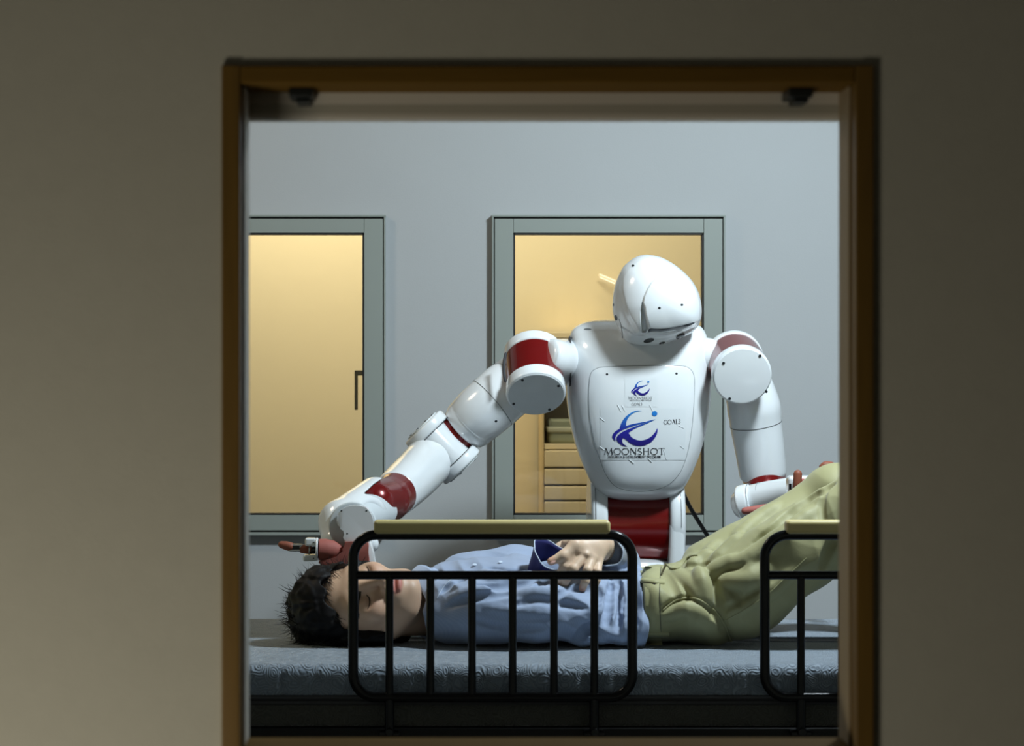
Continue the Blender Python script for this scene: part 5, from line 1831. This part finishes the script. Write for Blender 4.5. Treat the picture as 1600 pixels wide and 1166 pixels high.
def cone_shell(name, c0, c1, r0, r1, mat_, parent, thick=.0022, wob=.004, seed=1, seg=64, nl=10, scale=(1, 1), up=None, flare=0.0):
    """open cloth tube: outer and inner skin joined at both ends"""
    c0, c1 = Vector(c0), Vector(c1)
    x, y, z = frame_from(c1 - c0, up)
    rnd = np.random.RandomState(seed)
    ph = rnd.rand(4) * 6
    vs_, fs = [], []
    for skin in (0, 1):
        for i in range(nl):
            t = i / (nl - 1)
            c = c0.lerp(c1, t)
            rr_ = r0 + (r1 - r0) * t + flare * t ** 3
            for k in range(seg):
                a = 2 * math.pi * k / seg
                w_ = wob * t * (math.sin(2 * a + ph[0]) + .6 * math.sin(3 * a + ph[1] + 2 * t)) + wob * .3 * math.sin(7 * a + ph[2])
                R_ = rr_ + w_ - skin * thick
                vs_.append(c + x * R_ * math.cos(a) * scale[0] + y * R_ * math.sin(a) * scale[1] + z * wob * math.sin(2 * a + ph[3]) * t)
    n = nl * seg
    for i in range(nl - 1):
        for k in range(seg):
            k2 = (k + 1) % seg
            fs.append((i * seg + k, i * seg + k2, (i + 1) * seg + k2, (i + 1) * seg + k))
            fs.append((n + i * seg + k2, n + i * seg + k, n + (i + 1) * seg + k, n + (i + 1) * seg + k2))
    for k in range(seg):
        k2 = (k + 1) % seg
        i = nl - 1
        fs.append((i * seg + k, i * seg + k2, n + i * seg + k2, n + i * seg + k))
        fs.append((k2, k, n + k, n + k2))
    o = finish(name, from_arrays(vs_, fs), mat_, parent)
    rim = [vs_[(nl - 1) * seg + k] for k in range(seg)]
    return o, rim
# dark-lined cuff of the near arm, turned open beside the thumb
cuffA, rimA = cone_shell('cuff', P(843, 897, 5.085), P(861, 866, 5.055), .030, .037, 'navy', person, seed=4, wob=.003, flare=.006, up=(0, 1, 0), scale=(1.0, .9))
tube('cuff_piping', rimA, .0012, 'piping', cuffA, segs=8, closed=True)
# checked cuff of the far arm behind the wrist
cuffB, rimB = cone_shell('cuff', P(966, 870, 5.13), P(949, 862, 5.072), .030, .029, 'check', person, seed=8, wob=.002, flare=.002)
tube('cuff_piping', rimB, .0012, 'piping', cuffB, segs=8, closed=True)
# collar round the neck
colr, rimc = cone_shell('collar', P(684, 940, 5.13), P(655, 948, 5.11), .070, .064, 'collar', person, seed=2, wob=.0025, up=(0, 0, 1))
colr2, rimd = cone_shell('collar_leaf', P(653, 949, 5.11), P(675, 942, 5.12), .066, .083, 'collar', colr, seed=6, wob=.003, up=(0, 0, 1))
# buttons and seams of the shirt
for px, py in ((742, 884), (782, 880)):
    p = snap(shirt, px, py, .0015)
    lathe('button', p, p + Vector((0, -.5, 1)), round_profile(.0015, .0045, .0006), 'piping', shirt, segs=16)
seam_pts = [snap(shirt, px, py, .0006) for px, py in catmull([(683, 935), (695, 915), (712, 902), (730, 893)], 6)]
tube('shoulder_seam', seam_pts, .0009, 'piping', shirt, segs=6)
hem_pts = [snap(shirt, px, py, .0006) for px, py in catmull([(912, 1003), (935, 1001), (958, 1005), (980, 1007), (1003, 1008)], 6)]
tube('hem_seam', hem_pts, .0008, 'collar', shirt, segs=6)

# trousers ------------------------------------------------------------
def make_trousers():
    h = .0028
    A = Field(np.arange(at(994, 5.1), at(1500, 5.1), h), np.arange(4.90, 5.44, h), np.arange(MZ - .001, ht(700, 5.3), h))
    A.trunk([(at(990, 5.14), 5.15, .7865, .172, .0700), (at(1006, 5.14), 5.15, .7865, .180, .0740), (at(1040, 5.14), 5.15, .787, .182, .0755), (at(1080, 5.14), 5.15, .790, .184, .0790), (at(1110, 5.14), 5.15, .790, .175, .078)], n=2.3, k=0)
    # seat and thighs
    A.capsule(P(1120, 937, 5.07), P(1165, 925, 5.07), .087, .090, .03)
    A.capsule(P(1110, 925, 5.23), P(1160, 905, 5.24), .086, .086, .03)
    A.chain([P(1150, 925, 5.06), P(1245, 862, 5.04), P(1340, 800, 5.03)], [.093, .084, .074], .015)
    A.chain([P(1120, 900, 5.26), P(1215, 838, 5.30), P(1308, 770, 5.33)], [.082, .068, .058], .006)
    # shins
    A.chain([P(1340, 800, 5.03), P(1372, 880, 5.03), P(1418, 960, 5.03)], [.074, .060, .052], .02)
    A.chain([P(1308, 768, 5.30), P(1352, 880, 5.30), P(1385, 955, 5.30)], [.060, .052, .048], .02)
    items = [
        (None, None, (.5, .1, .9), 30, .0035, 31),
        (P(1130, 900, 5.0), (.10, .16, .08), (.95, .0, -.3), 44, .0110, 32),
        (P(1075, 905, 5.0), (.05, .2, .07), (1.0, .1, .15), 75, .0090, 33),
        (P(1165, 840, 5.2), (.10, .12, .07), (.55, .1, .8), 34, .0050, 34),
        (P(1290, 800, 5.0), (.06, .15, .08), (1.0, .0, .3), 60, .0050, 37),
        (P(1220, 850, 5.0), (.12, .10, .08), (-.5, .1, .85), 38, .0060, 38),
        (P(1070, 980, 4.98), (.10, .10, .04), (.2, .1, 1), 48, .0050, 39),
    ]
    A.displace(lambda X, Y, Z, Fv: fold_field(X, Y, Z, Fv, items) + .0015 * noise3(X, Y, Z, 55, 40))
    # deep creases: groin, between the legs, hip pocket
    def cut(pts, r_, k=.012):
        q = [tuple(P(*p)) for p in pts]
        A.chain(q, [r_[0] + (r_[1] - r_[0]) * i / (len(q) - 1) for i in range(len(q))], k, 'cut')
    X, Y, Z = A.grid((slice(None),) * 3)
    A.F = np.maximum(A.F, (at(999, 5.1) - X).astype(np.float32))
    A.F[:, :, 0] = .01
    v, f = A.mesh()
    o = finish('trousers', from_arrays(v, f), 'khaki', person)
    bpy.context.view_layer.update()
    # second pass: creases placed on the surface seen
    def surf(px, py):
        return snap(o, px, py, 0)
    lines = [
        ([(1103, 882), (1112, 905), (1120, 930), (1126, 955), (1129, 985)], .0055),
        ([(1127, 955), (1160, 938), (1200, 915), (1225, 897)], .0028),
        ([(1036, 955), (1060, 940), (1085, 938), (1108, 950), (1126, 968), (1142, 1004)], .0055),
        ([(1075, 870), (1058, 886), (1040, 888)], .005),
        ([(1168, 862), (1200, 836), (1230, 806), (1262, 778), (1300, 757)], .0110),
        ([(1103, 882), (1090, 884), (1075, 880)], .0045),
        ([(1105, 906), (1118, 897), (1142, 889), (1160, 880)], .004),
        ([(1130, 900), (1150, 925), (1158, 945)], .0045),
        ([(1300, 845), (1292, 868), (1284, 890)], .006),
        ([(1290, 762), (1283, 790), (1286, 815)], .003),
    ]
    for pts, r_ in lines:
        c = catmull(pts, 4)
        q = [tuple(surf(p[0], p[1])) for p in c]
        A.chain(q, [1.3 * r_ * (.35 + .65 * math.sin(math.pi * (i + .5) / len(q))) for i in range(len(q))], .010, 'cut')
    bumps = [([(1108, 895), (1125, 885), (1150, 872)], .009), ([(1160, 950), (1200, 925), (1240, 890)], .009), ([(1150, 880), (1185, 858), (1215, 835)], .008), ([(1080, 880), (1098, 872), (1120, 850)], .008), ([(1052, 893), (1070, 905), (1088, 918), (1095, 940)], .010), ([(1092, 890), (1100, 912), (1106, 940)], .009), ([(1135, 905), (1170, 905), (1200, 885)], .012),
             ([(1120, 870), (1150, 845), (1180, 815), (1215, 790)], .010), ([(1180, 868), (1225, 835), (1270, 800)], .012), ([(1045, 960), (1075, 950), (1100, 960)], .008)]
    for pts, r_ in bumps:
        c = catmull(pts, 4)
        q = []
        for p in c:
            w_ = surf(p[0], p[1])
            r_ = r_ * 1.25
            q.append((w_.x, w_.y + r_ * .62, w_.z - r_ * .2))
            r_ = r_ / 1.25
        r_ *= 1.25
        A.chain(q, [r_ * (.5 + .5 * math.sin(math.pi * (i + .5) / len(q))) for i in range(len(q))], .012)
    v, f = A.mesh()
    me = from_arrays(v, f)
    old = o.data
    o.data = me
    me.materials.append(M['khaki'])
    me.polygons.foreach_set('use_smooth', [True] * len(me.polygons))
    bpy.data.meshes.remove(old)
    bpy.context.view_layer.update()
    return o
trousers = make_trousers()
def strip_on(obj_, name, pts, width, material, parent, lift=.0016, n=6):
    """narrow cloth strip lying on the cloth along a line of pixels"""
    c = catmull(pts, n)
    vs_, fs = [], []
    for i, p in enumerate(c):
        a = c[max(i - 1, 0)]
        b = c[min(i + 1, len(c) - 1)]
        t = b - a
        t /= np.linalg.norm(t) + 1e-9
        nn = np.array([-t[1], t[0]])
        for s, lf in ((-1, 0), (-.9, lift), (0, lift * 1.1), (.9, lift), (1, 0)):
            q = p + nn * s * width / 2
            vs_.append(snap(obj_, q[0], q[1], lf))
    m = 5
    for i in range(len(c) - 1):
        for k in range(m - 1):
            fs.append((i * m + k, i * m + k + 1, (i + 1) * m + k + 1, (i + 1) * m + k))
    return finish(name, from_arrays(vs_, fs), material, parent)
strip_on(trousers, 'waistband', [(1020, 886), (1018, 905), (1017, 930), (1018, 960), (1020, 985), (1022, 1010)], 26, 'khaki_seam', trousers, .0016)
tube('waistband_seam', [snap(trousers, x_, y_, .0004) for x_, y_ in catmull([(1033, 886), (1031, 910), (1031, 950), (1034, 1008)], 8)], .0007, 'seam', trousers, segs=6)
for y_, x0 in ((909, 1003.5), (991, 1010)):
    strip_on(trousers, 'belt_loop', [(x0, y_ - 1), (x0 + 18, y_), (x0 + 35, y_ + 1)], 7, 'khaki_seam', trousers, .0035)
    tube('loop_shadow_seam', [snap(trousers, x0 + a, y_ + 4.2, .0005) for a in (1, 10, 20, 34)], .0006, 'seam', trousers, segs=6)
tube('side_seam', [snap(trousers, x_, y_, .0004) for x_, y_ in catmull([(1127, 972), (1160, 955), (1200, 928), (1225, 905), (1260, 872)], 8)], .0009, 'khaki_seam', trousers, segs=6)
tube('pocket_edge', [snap(trousers, x_, y_, .0012) for x_, y_ in catmull([(1036, 953), (1060, 937), (1085, 935), (1108, 947), (1128, 968), (1143, 1003)], 8)], .0018, 'khaki', trousers, segs=8)
tube('fly_edge', [snap(trousers, x_, y_, .001) for x_, y_ in catmull([(1040, 882), (1050, 889), (1062, 887), (1074, 872), (1090, 868)], 8)], .0022, 'khaki', trousers, segs=8)
for a, d in ((1470, 5.02), (1430, 5.28)):
    lo_ = 0 if d < 5.1 else 26
    tube('sock', [P(a - 38, 965 - lo_, d), P(a - 15, 984 - lo_, d + 0), P(a + 22, 984 - lo_, d)], [.030, .028, .024], 'sock', person, segs=24, roundcap=4)
